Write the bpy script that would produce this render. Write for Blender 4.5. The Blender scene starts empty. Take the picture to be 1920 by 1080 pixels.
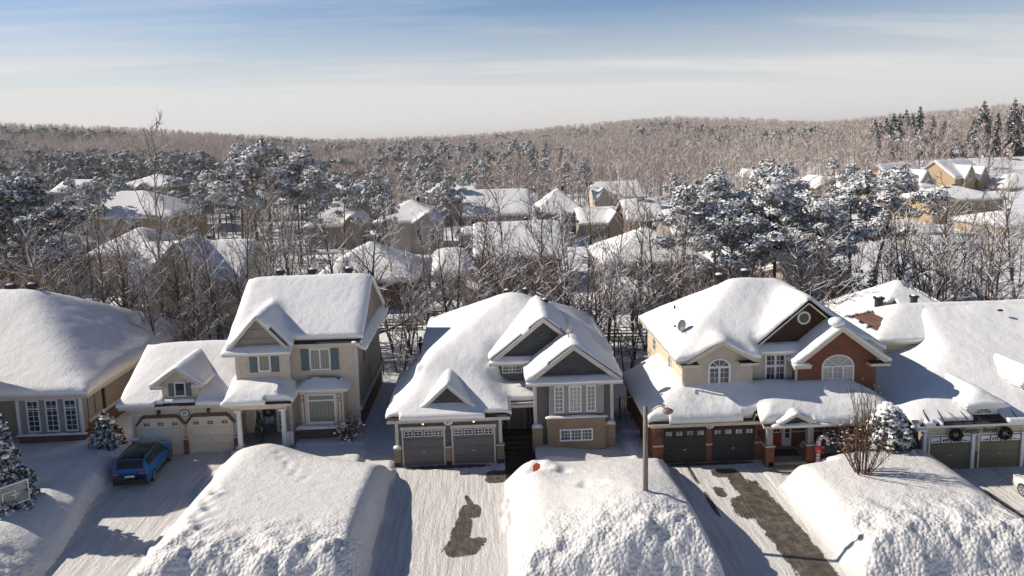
import bpy, math, random
import numpy as np
from mathutils import Vector, Matrix
RNG = random.Random(7)
C = bpy.context.scene.collection
# ------------------------------------------------------------------ camera model
F, CX, CY, HZ, RHO, HC = 1350., 960., 437., 260., .026, 19.4
PIT = math.atan((CY-HZ)/F); YAW = math.radians(1.85)
cp, sp, ca, sa, cr, sr = math.cos(PIT), math.sin(PIT), math.cos(YAW), math.sin(YAW), math.cos(RHO), math.sin(RHO)
def ray(x, y):
    dx = (x-CX)/F; dy = (y-CY)/F
    u = dx*cr-dy*sr; v = dy*cr+dx*sr
    f = cp-v*sp; d = v*cp+sp
    return u*ca+f*sa, -u*sa+f*ca, -d
def atY(x, y, Y):
    r = ray(x, y); t = Y/r[1]; return r[0]*t, HC+r[2]*t
def proj(X, Y, Z):
    R = X*ca-Y*sa; f = X*sa+Y*ca; d = HC-Z
    dep = f*cp+d*sp; dn = d*cp-f*sp
    u = R/dep; v = dn/dep
    return CX+F*(u*cr+v*sr), CY+F*(v*cr-u*sr)
# ------------------------------------------------------------------ noise
def _hash(ix, iy, s):
    n = (ix*374761393+iy*668265263+s*974634777) & 0x7fffffff
    n = ((n ^ (n >> 13))*1274126177) & 0x7fffffff
    return ((n ^ (n >> 16)) & 0xffff)/65535.
def vnoise(x, y, s=0):
    x = np.asarray(x, float); y = np.asarray(y, float)
    ix = np.floor(x).astype(np.int64); iy = np.floor(y).astype(np.int64)
    fx = x-ix; fy = y-iy; fx = fx*fx*(3-2*fx); fy = fy*fy*(3-2*fy)
    a = _hash(ix, iy, s); b = _hash(ix+1, iy, s); c = _hash(ix, iy+1, s); d = _hash(ix+1, iy+1, s)
    return (a*(1-fx)+b*fx)*(1-fy)+(c*(1-fx)+d*fx)*fy
def fbm(x, y, s=0, o=4):
    r = 0; a = .5
    for k in range(o):
        r = r+a*(vnoise(x, y, s+k)-.5); x = x*2.03+3.1; y = y*2.03+1.7; a *= .5
    return r
def sst(a, b, x):
    t = np.clip((x-a)/(b-a), 0, 1); return t*t*(3-2*t)
# ------------------------------------------------------------------ materials
def nodes(name):
    m = bpy.data.materials.new(name); m.use_nodes = True
    nt = m.node_tree; b = nt.nodes['Principled BSDF']
    return m, nt, b
def N(nt, t, **k):
    n = nt.nodes.new(t)
    for a, v in k.items():
        if a in n.inputs: n.inputs[a].default_value = v
        else: setattr(n, a, v)
    return n
def L(nt, a, b): nt.links.new(a, b)
def rgb(c): return (c[0], c[1], c[2], 1)
def posn(nt): return nt.nodes.new('ShaderNodeNewGeometry').outputs['Position']
def noise(nt, vec, sc, det=3, rough=.55):
    n = N(nt, 'ShaderNodeTexNoise'); n.inputs['Scale'].default_value = sc; n.inputs['Detail'].default_value = det
    n.inputs['Roughness'].default_value = rough; L(nt, vec, n.inputs['Vector']); return n.outputs['Fac']
def ramp(nt, fac, stops):
    r = N(nt, 'ShaderNodeValToRGB'); e = r.color_ramp.elements
    while len(e) < len(stops): e.new(.5)
    for q, (p, c) in zip(e, stops): q.position = p; q.color = rgb(c) if len(c) == 3 else c
    L(nt, fac, r.inputs['Fac']); return r.outputs['Color']
def mixc(nt, f, a, b, mode='MIX'):
    m = N(nt, 'ShaderNodeMix', data_type='RGBA', blend_type=mode)
    for s, v in ((m.inputs[0], f), (m.inputs[6], a), (m.inputs[7], b)):
        if hasattr(v, 'node'): L(nt, v, s)
        elif isinstance(v, (int, float)): s.default_value = v
        else: s.default_value = rgb(v)
    return m.outputs[2]
def math_(nt, op, a, b=None, c=None):
    m = N(nt, 'ShaderNodeMath', operation=op)
    for i, v in enumerate((a, b, c)):
        if v is None: continue
        if hasattr(v, 'node'): L(nt, v, m.inputs[i])
        else: m.inputs[i].default_value = v
    return m.outputs[0]
def bump(nt, b, h, st, dist):
    n = N(nt, 'ShaderNodeBump'); n.inputs['Strength'].default_value = st; n.inputs['Distance'].default_value = dist
    L(nt, h, n.inputs['Height']); L(nt, n.outputs['Normal'], b.inputs['Normal'])
def plain(name, c, rough=.7, metal=0, vary=.15, sc=3., spec=.4):
    m, nt, b = nodes(name); p = posn(nt)
    f = noise(nt, p, sc, 4)
    lo = tuple(v*(1-vary) for v in c); hi = tuple(min(1, v*(1+vary)) for v in c)
    L(nt, ramp(nt, f, [(.3, lo), (.7, hi)]), b.inputs['Base Color'])
    b.inputs['Roughness'].default_value = rough; b.inputs['Metallic'].default_value = metal
    b.inputs['Specular IOR Level'].default_value = spec
    return m
def snowmat(name, base=(.87, .86, .84), dirt=0., grain=.6, bs=.5):
    m, nt, b = nodes(name); p = posn(nt)
    f = noise(nt, p, .5, 5, .6)
    c = ramp(nt, f, [(.35, tuple(v*.965 for v in base)), (.65, base)])
    if dirt:
        d = noise(nt, p, 1.1, 6, .7)
        d2 = math_(nt, 'MULTIPLY', N1(nt, d, .5, .8), dirt)
        c = mixc(nt, d2, c, (.55, .51, .45))
    L(nt, c, b.inputs['Base Color'])
    b.inputs['Roughness'].default_value = .75; b.inputs['Specular IOR Level'].default_value = .25
    h = math_(nt, 'ADD', noise(nt, p, 9, 5, .65), math_(nt, 'MULTIPLY', noise(nt, p, 2.2, 4, .6), 2.0))
    if dirt > .2:          # broken crust and clods towards the street
        s = N(nt, 'ShaderNodeSeparateXYZ'); L(nt, p, s.inputs[0])
        v = N(nt, 'ShaderNodeTexVoronoi'); v.inputs['Scale'].default_value = 5.5; L(nt, p, v.inputs['Vector'])
        w = math_(nt, 'MULTIPLY', math_(nt, 'SUBTRACT', 1., v.outputs['Distance']), math_(nt, 'MULTIPLY', N1(nt, s.outputs['Y'], 33.5, 30.), 2.2))
        h = math_(nt, 'ADD', h, w)
    bump(nt, b, h, bs, grain*.1)
    return m
def N1(nt, v, a, b):
    n = N(nt, 'ShaderNodeMapRange'); n.inputs[1].default_value = a; n.inputs[2].default_value = b
    L(nt, v, n.inputs[0]); return n.outputs[0]
def siding(name, c, lap=.15):
    m, nt, b = nodes(name); p = posn(nt)
    s = N(nt, 'ShaderNodeSeparateXYZ'); L(nt, p, s.inputs[0])
    fr = math_(nt, 'FRACT', math_(nt, 'DIVIDE', s.outputs['Z'], lap))
    inv = math_(nt, 'SUBTRACT', 1., fr)
    n = noise(nt, p, 2.5, 4)
    col = ramp(nt, n, [(.3, tuple(v*.9 for v in c)), (.7, tuple(v*1.08 for v in c))])
    lap_shade = N1(nt, fr, .06, .16)
    col = mixc(nt, lap_shade, tuple(v*.55 for v in c), col)  # shadow gap at each lap, painted as a darker line in the colour
    L(nt, col, b.inputs['Base Color']); b.inputs['Roughness'].default_value = .6
    bump(nt, b, inv, .8, .03); return m
def brick(name, c1, c2, mort, wide=.24, high=.085):
    m, nt, b = nodes(name); p = posn(nt)
    s = N(nt, 'ShaderNodeSeparateXYZ'); L(nt, p, s.inputs[0])
    k = N(nt, 'ShaderNodeCombineXYZ'); L(nt, math_(nt, 'ADD', s.outputs['X'], s.outputs['Y']), k.inputs[0]); L(nt, s.outputs['Z'], k.inputs[1])
    t = N(nt, 'ShaderNodeTexBrick'); L(nt, k.outputs[0], t.inputs['Vector'])
    t.inputs['Color1'].default_value = rgb(c1); t.inputs['Color2'].default_value = rgb(c2); t.inputs['Mortar'].default_value = rgb(mort)
    t.inputs['Scale'].default_value = 1.; t.inputs['Mortar Size'].default_value = .008; t.inputs['Brick Width'].default_value = wide; t.inputs['Row Height'].default_value = high
    t.inputs['Bias'].default_value = -.2
    n = noise(nt, p, 1.2, 4)
    L(nt, mixc(nt, .35, t.outputs['Color'], ramp(nt, n, [(.3, tuple(v*.7 for v in c1)), (.7, tuple(v*1.2 for v in c2))])), b.inputs['Base Color'])
    b.inputs['Roughness'].default_value = .85; b.inputs['Specular IOR Level'].default_value = .2
    bump(nt, b, math_(nt, 'SUBTRACT', 1., t.outputs['Fac']), .6, .01); return m
def shingle(name, c):
    m, nt, b = nodes(name); p = posn(nt)
    s = N(nt, 'ShaderNodeSeparateXYZ'); L(nt, p, s.inputs[0])
    k = N(nt, 'ShaderNodeCombineXYZ'); L(nt, math_(nt, 'ADD', s.outputs['X'], math_(nt, 'MULTIPLY', s.outputs['Y'], .2)), k.inputs[0]); L(nt, s.outputs['Z'], k.inputs[1])
    t = N(nt, 'ShaderNodeTexBrick'); L(nt, k.outputs[0], t.inputs['Vector'])
    t.inputs['Color1'].default_value = rgb(c); t.inputs['Color2'].default_value = rgb(tuple(v*.7 for v in c)); t.inputs['Mortar'].default_value = rgb(tuple(v*.35 for v in c))
    t.inputs['Scale'].default_value = 1.; t.inputs['Brick Width'].default_value = .32; t.inputs['Row Height'].default_value = .13; t.inputs['Mortar Size'].default_value = .012
    L(nt, t.outputs['Color'], b.inputs['Base Color']); b.inputs['Roughness'].default_value = .9
    bump(nt, b, math_(nt, 'SUBTRACT', 1., t.outputs['Fac']), .6, .02); return m
def glass(name, c, rough=.06, blind=None):
    m, nt, b = nodes(name); p = posn(nt)
    f = noise(nt, p, 1.3, 2)
    L(nt, ramp(nt, f, [(.35, tuple(v*.55 for v in c)), (.65, tuple(v*1.3 for v in c))]), b.inputs['Base Color'])
    if blind:
        s = N(nt, 'ShaderNodeSeparateXYZ'); L(nt, p, s.inputs[0])
        w = math_(nt, 'FRACT', math_(nt, 'DIVIDE', s.outputs[blind[0]], blind[1]))
        col = ramp(nt, w, [(.0, tuple(v*.6 for v in c)), (.35, c), (.9, tuple(v*1.25 for v in c)), (1, tuple(v*.5 for v in c))])
        L(nt, col, b.inputs['Base Color'])
    b.inputs['Roughness'].default_value = rough; b.inputs['Specular IOR Level'].default_value = .6
    return m
def snowy(name, c, c2, lo=.25, hi=.6, amt=1., sc=8., rough=.9):
    # snow lies on what faces up, broken by a noise
    m, nt, b = nodes(name)
    g = nt.nodes.new('ShaderNodeNewGeometry'); p = g.outputs['Position']
    s = N(nt, 'ShaderNodeSeparateXYZ'); L(nt, g.outputs['Normal'], s.inputs[0])
    f = noise(nt, p, sc, 3)
    up = math_(nt, 'ADD', s.outputs['Z'], math_(nt, 'MULTIPLY', math_(nt, 'SUBTRACT', f, .5), .9))
    k = math_(nt, 'MULTIPLY', N1(nt, up, lo, hi), amt)
    L(nt, mixc(nt, k, ramp(nt, noise(nt, p, sc*.4, 3), [(.3, c), (.7, c2)]), (.85, .86, .88)), b.inputs['Base Color'])
    b.inputs['Roughness'].default_value = rough; b.inputs['Specular IOR Level'].default_value = .15
    return m
M = {}
M['snow'] = snowmat('roof_snow', grain=.6, bs=.42)
M['snowground'] = snowmat('ground_snow', (.84, .845, .86), dirt=.12, grain=1.0, bs=.7)
M['snowbank'] = snowmat('bank_snow', (.75, .733, .71), dirt=.3, grain=.8, bs=.55)
def drive(name, patches):
    m, nt, b = nodes(name); p = posn(nt)
    s = N(nt, 'ShaderNodeSeparateXYZ'); L(nt, p, s.inputs[0])
    k = N(nt, 'ShaderNodeMapping'); k.inputs['Scale'].default_value = (1.6, .22, 1); L(nt, p, k.inputs['Vector'])
    st = noise(nt, k.outputs[0], 2.2, 6, .65)
    k2 = N(nt, 'ShaderNodeMapping'); k2.inputs['Scale'].default_value = (2.6, .07, 1); L(nt, p, k2.inputs['Vector']); st2 = noise(nt, k2.outputs[0], 2.0, 4, .6)
    base = ramp(nt, st, [(.3, (.58, .55, .505)), (.52, (.73, .705, .67)), (.75, (.80, .785, .765))])
    base = mixc(nt, math_(nt, 'MULTIPLY', N1(nt, st2, .52, .70), .7), base, (.50, .46, .42))
    mw = N(nt, 'ShaderNodeMapping'); mw.inputs['Scale'].default_value = (1, .45, 1); L(nt, p, mw.inputs['Vector']); n = noise(nt, mw.outputs[0], 1.5, 9, .72); n2 = noise(nt, p, 2.2, 6, .75); n3 = noise(nt, p, 6.5, 5, .7)
    tot = None
    for (x0, y0, rx, ry, sh, w) in patches:   # bare asphalt worn through the packed snow
        dx = math_(nt, 'DIVIDE', math_(nt, 'SUBTRACT', math_(nt, 'SUBTRACT', s.outputs['X'], x0), math_(nt, 'MULTIPLY', math_(nt, 'SUBTRACT', s.outputs['Y'], y0), sh)), rx)
        dy = math_(nt, 'DIVIDE', math_(nt, 'SUBTRACT', s.outputs['Y'], y0), ry)
        r = math_(nt, 'SQRT', math_(nt, 'ADD', math_(nt, 'POWER', math_(nt, 'ABSOLUTE', dx), 3), math_(nt, 'POWER', math_(nt, 'ABSOLUTE', dy), 3)))
        v = math_(nt, 'ADD', math_(nt, 'SUBTRACT', 1., r), math_(nt, 'MULTIPLY', math_(nt, 'ADD', math_(nt, 'SUBTRACT', n, .5), math_(nt, 'MULTIPLY', math_(nt, 'SUBTRACT', n3, .5), .35)), w))
        tot = v if tot is None else math_(nt, 'MAXIMUM', tot, v)
    if tot is not None:
        k = N1(nt, tot, -.02, .07)
        asp = ramp(nt, n2, [(.32, (.035, .028, .022)), (.48, (.085, .068, .052)), (.62, (.16, .132, .105)), (.75, (.24, .21, .175))])
        base = mixc(nt, k, base, asp)
    L(nt, base, b.inputs['Base Color']); b.inputs['Roughness'].default_value = .7
    h = math_(nt, 'ADD', st, math_(nt, 'MULTIPLY', noise(nt, p, 7, 5, .7), .7))
    bump(nt, b, h, .8, .12); return m
M['white'] = plain('white_paint', (.72, .72, .71), .5, vary=.06)
M['trim'] = plain('cream_trim', (.68, .56, .43), .6, vary=.08)
M['gtrim'] = plain('pale_stone_trim', (.55, .485, .43), .6, vary=.08)
M['ytrim'] = plain('yellow_cream_trim', (.60, .53, .40), .6, vary=.08)
M['greypanel'] = plain('grey_panel', (.27, .255, .25), .6, vary=.08)
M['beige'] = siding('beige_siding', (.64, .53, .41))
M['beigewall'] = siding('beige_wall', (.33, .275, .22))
M['boardbatten'] = siding('tan_board', (.30, .255, .20), .6)
M['grey'] = siding('dark_grey_siding', (.115, .112, .11))
M['greyshake'] = shingle('grey_shake', (.09, .093, .10))
M['tan'] = siding('tan_siding', (.58, .495, .395))
M['cream'] = siding('cream_siding', (.66, .55, .40), .4)
M['yellow'] = siding('pale_yellow_siding', (.55, .49, .32))
M['ochre'] = siding('ochre_siding', (.42, .31, .17))
M['pink'] = siding('pinkish_siding', (.58, .44, .34))
M['olive'] = plain('olive_door_paint', (.125, .115, .07), .5, vary=.08)
M['beigedoor'] = plain('beige_door_paint', (.72, .60, .46), .5, vary=.05)
M['greydoor'] = plain('grey_door_paint', (.125, .115, .11), .5, vary=.06)
M['blackdoor'] = plain('weathered_black_wood', (.024, .023, .022), .55, vary=.5, sc=6)
M['shutter'] = plain('blue_grey_shutter', (.10, .135, .155), .6, vary=.08)
M['teal'] = plain('teal_door_paint', (.03, .085, .115), .45, vary=.06)
M['red'] = plain('red_door_paint', (.30, .022, .018), .4, vary=.06)
M['bow'] = plain('red_ribbon', (.55, .03, .02), .5)
M['dark'] = plain('dark_metal', (.02, .02, .022), .5, vary=.2)
M['shing'] = shingle('dark_shingle', (.045, .04, .037))
M['brownshing'] = shingle('brown_shingle', (.16, .085, .055))
M['redbrick'] = brick('red_brick', (.17, .06, .034), (.23, .088, .05), (.21, .13, .095))
M['darkshake'] = shingle('brown_cedar_shake', (.085, .04, .022))
M['tanbrick'] = brick('tan_brick', (.21, .15, .095), (.29, .21, .14), (.30, .25, .2))
M['brownbrick'] = brick('brown_brick', (.12, .07, .05), (.17, .10, .07), (.15, .11, .09))
M['glass'] = glass('window_glass', (.035, .042, .045))
M['glassb'] = glass('window_glass_blue', (.02, .04, .055))
M['curtain'] = glass('curtained_glass', (.22, .22, .18), .12, ('X', .17))
M['blinds'] = glass('blinds_behind_glass', (.36, .34, .30), .12, ('Z', .11))
M['frosted'] = glass('frosted_glass', (.38, .37, .34), .25)
M['concrete'] = plain('concrete', (.27, .25, .22), .85)
M['asphalt'] = plain('wet_asphalt', (.022, .02, .018), .5, vary=.4)
M['lamp_warm'] = None
m, nt, b = nodes('warm_bulb'); b.inputs['Base Color'].default_value = (1, .75, .35, 1)
b.inputs['Emission Color'].default_value = (1, .62, .22, 1); b.inputs['Emission Strength'].default_value = 2.5; M['bulb'] = m
M['bark'] = snowy('dark_bark_with_snow', (.07, .047, .034), (.13, .09, .066), .35, .8, .95, 6)
M['barkpale'] = snowy('pale_birch_bark', (.30, .25, .21), (.42, .36, .30), .35, .8, .9, 5)
M['twig'] = snowy('frosted_twigs', (.14, .094, .066), (.24, .172, .128), .08, .6, .95, 4)
M['pinebark'] = snowy('pine_bark', (.10, .058, .036), (.17, .10, .065), .55, .9, .9, 5)
M['needle'] = snowy('snowy_pine_needles', (.10, .094, .064), (.18, .165, .12), -.25, .5, .95, 3.)
M['needledark'] = snowy('dark_pine_needles', (.045, .048, .028), (.09, .088, .055), .2, .7, .9, 3.)
M['spruce'] = snowy('spruce_needles', (.025, .032, .022), (.05, .058, .04), .2, .6, .95, 5.)
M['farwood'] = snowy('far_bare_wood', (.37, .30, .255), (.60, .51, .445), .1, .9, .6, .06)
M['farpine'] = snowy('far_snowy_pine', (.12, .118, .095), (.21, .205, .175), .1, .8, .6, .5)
M['leaf'] = plain('dry_leaf', (.25, .16, .06), .7)
M['green'] = plain('wreath_green', (.015, .022, .012), .8, vary=.5, sc=20)
# ------------------------------------------------------------------ objects
ORG = {}
def link(name, me, parent=None, loc=(0, 0, 0)):
    o = bpy.data.objects.new(name, me); C.objects.link(o)
    if parent is not None:
        o.parent = parent; ORG[o.name] = ORG[parent.name]
    else:
        o.location = loc; ORG[o.name] = Vector(loc)
    return o
def thing(name, label, cat, loc, group=None):
    o = link(name, None, None, loc); o.empty_display_size = .5
    o['label'] = label; o['category'] = cat
    if group: o['group'] = group
    return o
def tag(o, label=None, cat=None, group=None, kind=None):
    if label: o['label'] = label
    if cat: o['category'] = cat
    if group: o['group'] = group
    if kind: o['kind'] = kind
    return o
def nmesh(name, V, Fc, mats, mi=None, smooth=False):
    me = bpy.data.meshes.new(name); V = np.asarray(V, np.float32); Fc = np.asarray(Fc, np.int32)
    k = Fc.shape[1]; n = len(Fc)
    me.vertices.add(len(V)); me.vertices.foreach_set('co', V.ravel())
    me.loops.add(n*k); me.loops.foreach_set('vertex_index', Fc.ravel())
    me.polygons.add(n); me.polygons.foreach_set('loop_start', np.arange(0, n*k, k, dtype=np.int32))
    try: me.polygons.foreach_set('loop_total', np.full(n, k, np.int32))
    except Exception: pass
    for m in mats: me.materials.append(m)
    if mi is not None: me.polygons.foreach_set('material_index', np.asarray(mi, np.int32))
    me.polygons.foreach_set('use_smooth', np.full(n, bool(smooth)))
    me.update(calc_edges=True); return me
class MB:
    def __init__(s): s.v = []; s.f = []; s.m = []
    def add(s, vs, fs, mi=0):
        o = len(s.v); s.v += [tuple(v) for v in vs]; s.f += [tuple(i+o for i in f) for f in fs]; s.m += [mi]*len(fs); return s
    def box(s, x0, x1, y0, y1, z0, z1, mi=0):
        if x0 > x1: x0, x1 = x1, x0
        if y0 > y1: y0, y1 = y1, y0
        if z0 > z1: z0, z1 = z1, z0
        return s.add([(x0, y0, z0), (x1, y0, z0), (x1, y1, z0), (x0, y1, z0), (x0, y0, z1), (x1, y0, z1), (x1, y1, z1), (x0, y1, z1)],
                     [(0, 3, 2, 1), (4, 5, 6, 7), (0, 1, 5, 4), (1, 2, 6, 5), (2, 3, 7, 6), (3, 0, 4, 7)], mi)
    def prism(s, pts, y0, y1, mi=0):       # polygon in x,z extruded in y
        n = len(pts)
        return s.add([(x, y0, z) for x, z in pts]+[(x, y1, z) for x, z in pts],
                     [tuple(range(n)), tuple(range(2*n-1, n-1, -1))]+[(i, i+n, (i+1) % n+n, (i+1) % n) for i in range(n)], mi)
    def tube(s, pts, rad, n=6, mi=0, cap=True):
        rings = []; o = len(s.v)
        pts = [Vector(p) for p in pts]
        for i, p in enumerate(pts):
            d = (pts[min(i+1, len(pts)-1)]-pts[max(i-1, 0)])
            d = d.normalized() if d.length > 1e-6 else Vector((0, 0, 1))
            a = d.cross(Vector((0, 0, 1))) if abs(d.z) < .95 else d.cross(Vector((1, 0, 0)))
            a.normalize(); b = d.cross(a); r = rad[i] if hasattr(rad, '__len__') else rad
            for k in range(n):
                t = 2*math.pi*k/n; q = p+a*(r*math.cos(t))+b*(r*math.sin(t)); s.v.append(tuple(q))
        for i in range(len(pts)-1):
            for k in range(n):
                s.f.append((o+i*n+k, o+i*n+(k+1) % n, o+(i+1)*n+(k+1) % n, o+(i+1)*n+k)); s.m.append(mi)
        if cap:
            s.f.append(tuple(o+k for k in range(n-1, -1, -1))); s.m.append(mi)
            s.f.append(tuple(o+(len(pts)-1)*n+k for k in range(n))); s.m.append(mi)
        return s
    def ball(s, c, r, mi=0, nu=8, nv=5):
        rx, ry, rz = r if hasattr(r, '__len__') else (r, r, r)
        vs = []; fs = []
        for j in range(nv+1):
            th = math.pi*j/nv
            for i in range(nu):
                ph = 2*math.pi*i/nu; vs.append((c[0]+rx*math.sin(th)*math.cos(ph), c[1]+ry*math.sin(th)*math.sin(ph), c[2]+rz*math.cos(th)))
        for j in range(nv):
            for i in range(nu): fs.append((j*nu+i, (j+1)*nu+i, (j+1)*nu+(i+1) % nu, j*nu+(i+1) % nu))
        return s.add(vs, fs, mi)
    def mesh(s, name, mats, org=(0, 0, 0), smooth=False):
        me = bpy.data.meshes.new(name); o = Vector(org)
        me.from_pydata([tuple(Vector(v)-o) for v in s.v], [], s.f)
        for m in (mats if isinstance(mats, (list, tuple)) else [mats]): me.materials.append(m)
        me.polygons.foreach_set('material_index', s.m)
        if smooth: me.polygons.foreach_set('use_smooth', [True]*len(s.f))
        me.update(); return me
    def build(s, name, mats, parent=None, smooth=False, loc=None):
        if parent is not None: return link(name, s.mesh(name, mats, ORG[parent.name], smooth), parent)
        return link(name, s.mesh(name, mats, loc or (0, 0, 0), smooth), None, loc or (0, 0, 0))
# ------------------------------------------------------------------ roofs under snow
def gx(x0, x1, y0, y1, ze, zr, yr=None):      # ridge along x
    yr = (y0+y1)/2 if yr is None else yr
    return (x0, x1, y0, y1, lambda X, Y: ze+(zr-ze)*np.minimum((Y-y0)/(yr-y0), (y1-Y)/(y1-yr)))
def gy(x0, x1, y0, y1, ze, zr, xr=None):      # ridge along y
    xr = (x0+x1)/2 if xr is None else xr
    return (x0, x1, y0, y1, lambda X, Y: ze+(zr-ze)*np.minimum((X-x0)/(xr-x0), (x1-X)/(x1-xr)))
def hip(x0, x1, y0, y1, ze, sx, sy=None, cap=99, back=True):
    sy = sy or sx
    def h(X, Y):
        d = np.minimum(sx*(X-x0), sx*(x1-X)); d = np.minimum(d, sy*(Y-y0))
        if back: d = np.minimum(d, sy*(y1-Y))
        return np.minimum(ze+d, cap)
    return (x0, x1, y0, y1, h)
def plane(x0, x1, y0, y1, f): return (x0, x1, y0, y1, f)
class Roof:
    def __init__(s, pieces, th=.2): s.p = pieces; s.th = th
    def H(s, X, Y, tol=.03):
        X = np.asarray(X, float); Y = np.asarray(Y, float); r = np.full(np.broadcast(X, Y).shape, -1e9)
        for x0, x1, y0, y1, h in s.p:
            k = (X >= x0-tol) & (X <= x1+tol) & (Y >= y0-tol) & (Y <= y1+tol)
            r = np.where(k, np.maximum(r, h(np.clip(X, x0, x1), np.clip(Y, y0, y1))), r)
        return r
def blur(A, n):
    for _ in range(n):
        P = np.pad(A, 1, mode='edge'); A = (P[:-2, 1:-1]+2*P[1:-1, 1:-1]+P[2:, 1:-1])/4
        P = np.pad(A, 1, mode='edge'); A = (P[1:-1, :-2]+2*P[1:-1, 1:-1]+P[1:-1, 2:])/4
    return A
def slab(Mk, X, Y, Zt, Zb, mats3):
    # Mk: cell mask (nx-1, ny-1); X, Y, Zt, Zb: corner grids. top, side and bottom faces
    nx, ny = X.shape; idx = np.arange(nx*ny).reshape(nx, ny)
    i, j = np.nonzero(Mk)
    a, b, c, d = idx[i, j], idx[i+1, j], idx[i+1, j+1], idx[i, j+1]; o = nx*ny
    top = np.stack([a, b, c, d], 1); bot = np.stack([d, c, b, a], 1)+o
    P = np.pad(Mk, 1); sides = []
    for (di, dj, p, q) in ((-1, 0, d, a), (1, 0, b, c), (0, -1, a, b), (0, 1, c, d)):
        k = ~P[i+1+di, j+1+dj]; sides.append(np.stack([q[k], p[k], p[k]+o, q[k]+o], 1))
    side = np.concatenate(sides)
    Fc = np.concatenate([top, side, bot])
    mi = np.concatenate([np.full(len(top), mats3[0]), np.full(len(side), mats3[1]), np.full(len(bot), mats3[2])])
    V = np.concatenate([np.stack([X.ravel(), Y.ravel(), Zt.ravel()], 1), np.stack([X.ravel(), Y.ravel(), Zb.ravel()], 1)])
    used = np.unique(Fc); rm = np.full(len(V), -1); rm[used] = np.arange(len(used))
    return V[used], rm[Fc], mi
def roof(root, R, T=.42, step=.15, sig=.35, side='gtrim', deckm='shing', bare=None, seed=0, edge=.28, name='roof', snow=True, lump=.12, ragged=True):
    xs0 = min(p[0] for p in R.p); xs1 = max(p[1] for p in R.p); ys0 = min(p[2] for p in R.p); ys1 = max(p[3] for p in R.p)
    nx = max(3, int(round((xs1-xs0)/step))+1); ny = max(3, int(round((ys1-ys0)/step))+1)
    X, Y = np.meshgrid(np.linspace(xs0, xs1, nx), np.linspace(ys0, ys1, ny), indexing='ij')
    xc = (X[1:, 1:]+X[:-1, :-1])/2; yc = (Y[1:, 1:]+Y[:-1, :-1])/2
    Mk = R.H(xc, yc, 0.0) > -1e8
    Hc = R.H(X, Y, step*.75)
    cm = np.zeros(X.shape, bool)
    for a in (0, 1):
        for b in (0, 1): cm[a:nx-1+a, b:ny-1+b] |= Mk
    Hc = np.where(cm, np.where(Hc < -1e8, 0, Hc), 0)
    org = np.array(ORG[root.name])
    V, Fc, mi = slab(Mk, X, Y, Hc-.01, Hc-R.th, (0, 1, 1))
    rf = link(name, nmesh(name, V-org, Fc, [M[deckm], M[side]], mi), root)
    if not snow: return rf
    n = max(1, int(round(2*(sig/step)**2)))
    w = blur(cm.astype(float), n); Hb = blur(Hc*cm, n)/np.maximum(w, 1e-6)
    # distance from the edge, in cells
    dist = np.zeros(X.shape); cur = Mk.copy(); ins = np.zeros(X.shape)
    for k in range(12):
        P = np.pad(cur, 1); inner = P[:-1, :-1] & P[1:, :-1] & P[:-1, 1:] & P[1:, 1:]
        ins = ins+inner.astype(float)
        PP = np.pad(cur, 1); cur = cur & PP[:-2, 1:-1] & PP[2:, 1:-1] & PP[1:-1, :-2] & PP[1:-1, 2:]
    d = ins*step
    t = T*(.30+.70*(1-np.exp(-d/edge)))
    nz = fbm(X*.45+seed*7.3, Y*.45+seed*3.1, seed, 4)
    t = t*(1+lump*4*nz)
    Hs = np.maximum(Hc+.06, Hb+t)
    Hs = Hs+.03*fbm(X*2.2, Y*2.2, seed+9, 3)
    # a lip that sags out over the eave
    ex = np.zeros(X.shape); ey = np.zeros(X.shape)
    P = np.pad(Mk.astype(float), 1)
    gxm = (P[1:, :-1]+P[1:, 1:]-P[:-1, :-1]-P[:-1, 1:]); gym = (P[:-1, 1:]+P[1:, 1:]-P[:-1, :-1]-P[1:, :-1])
    on = cm & (ins == 0); wob = .05+.07*vnoise(X*1.3, Y*1.3, seed+4)
    ex[on] = -np.sign(gxm[on])*wob[on]; ey[on] = -np.sign(gym[on])*wob[on]
    Mk2 = Mk.copy()
    if bare is not None: Mk2 &= ~bare(xc, yc)
    if ragged:
        dc = (d[1:, 1:]+d[:-1, :-1]+d[1:, :-1]+d[:-1, 1:])/4
        fe = np.zeros(Mk.shape, bool); q_ = max(1, int(round((.16+.12*vnoise(np.array([seed*1.7]), np.array([.3]), 3)[0])/step))); fe[:, :q_] = Mk[:, :q_]; fe[:, q_:] = Mk[:, q_:] & ~Mk[:, :-q_]
        if T > .33 and step < .2: Mk2 &= ~(fe & (dc < .4) & (vnoise(xc*.45+seed, yc*0, seed+31)+.2*(vnoise(xc*4, yc*4, seed)-.5) > .66))
    V, Fc, mi = slab(Mk2, X+ex, Y+ey, Hs, Hc+.004, (0, 0, 0))
    s = link('snow_cover', nmesh('snow_cover', V-org, Fc, [M['snow']], mi, True), rf)
    return rf
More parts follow.
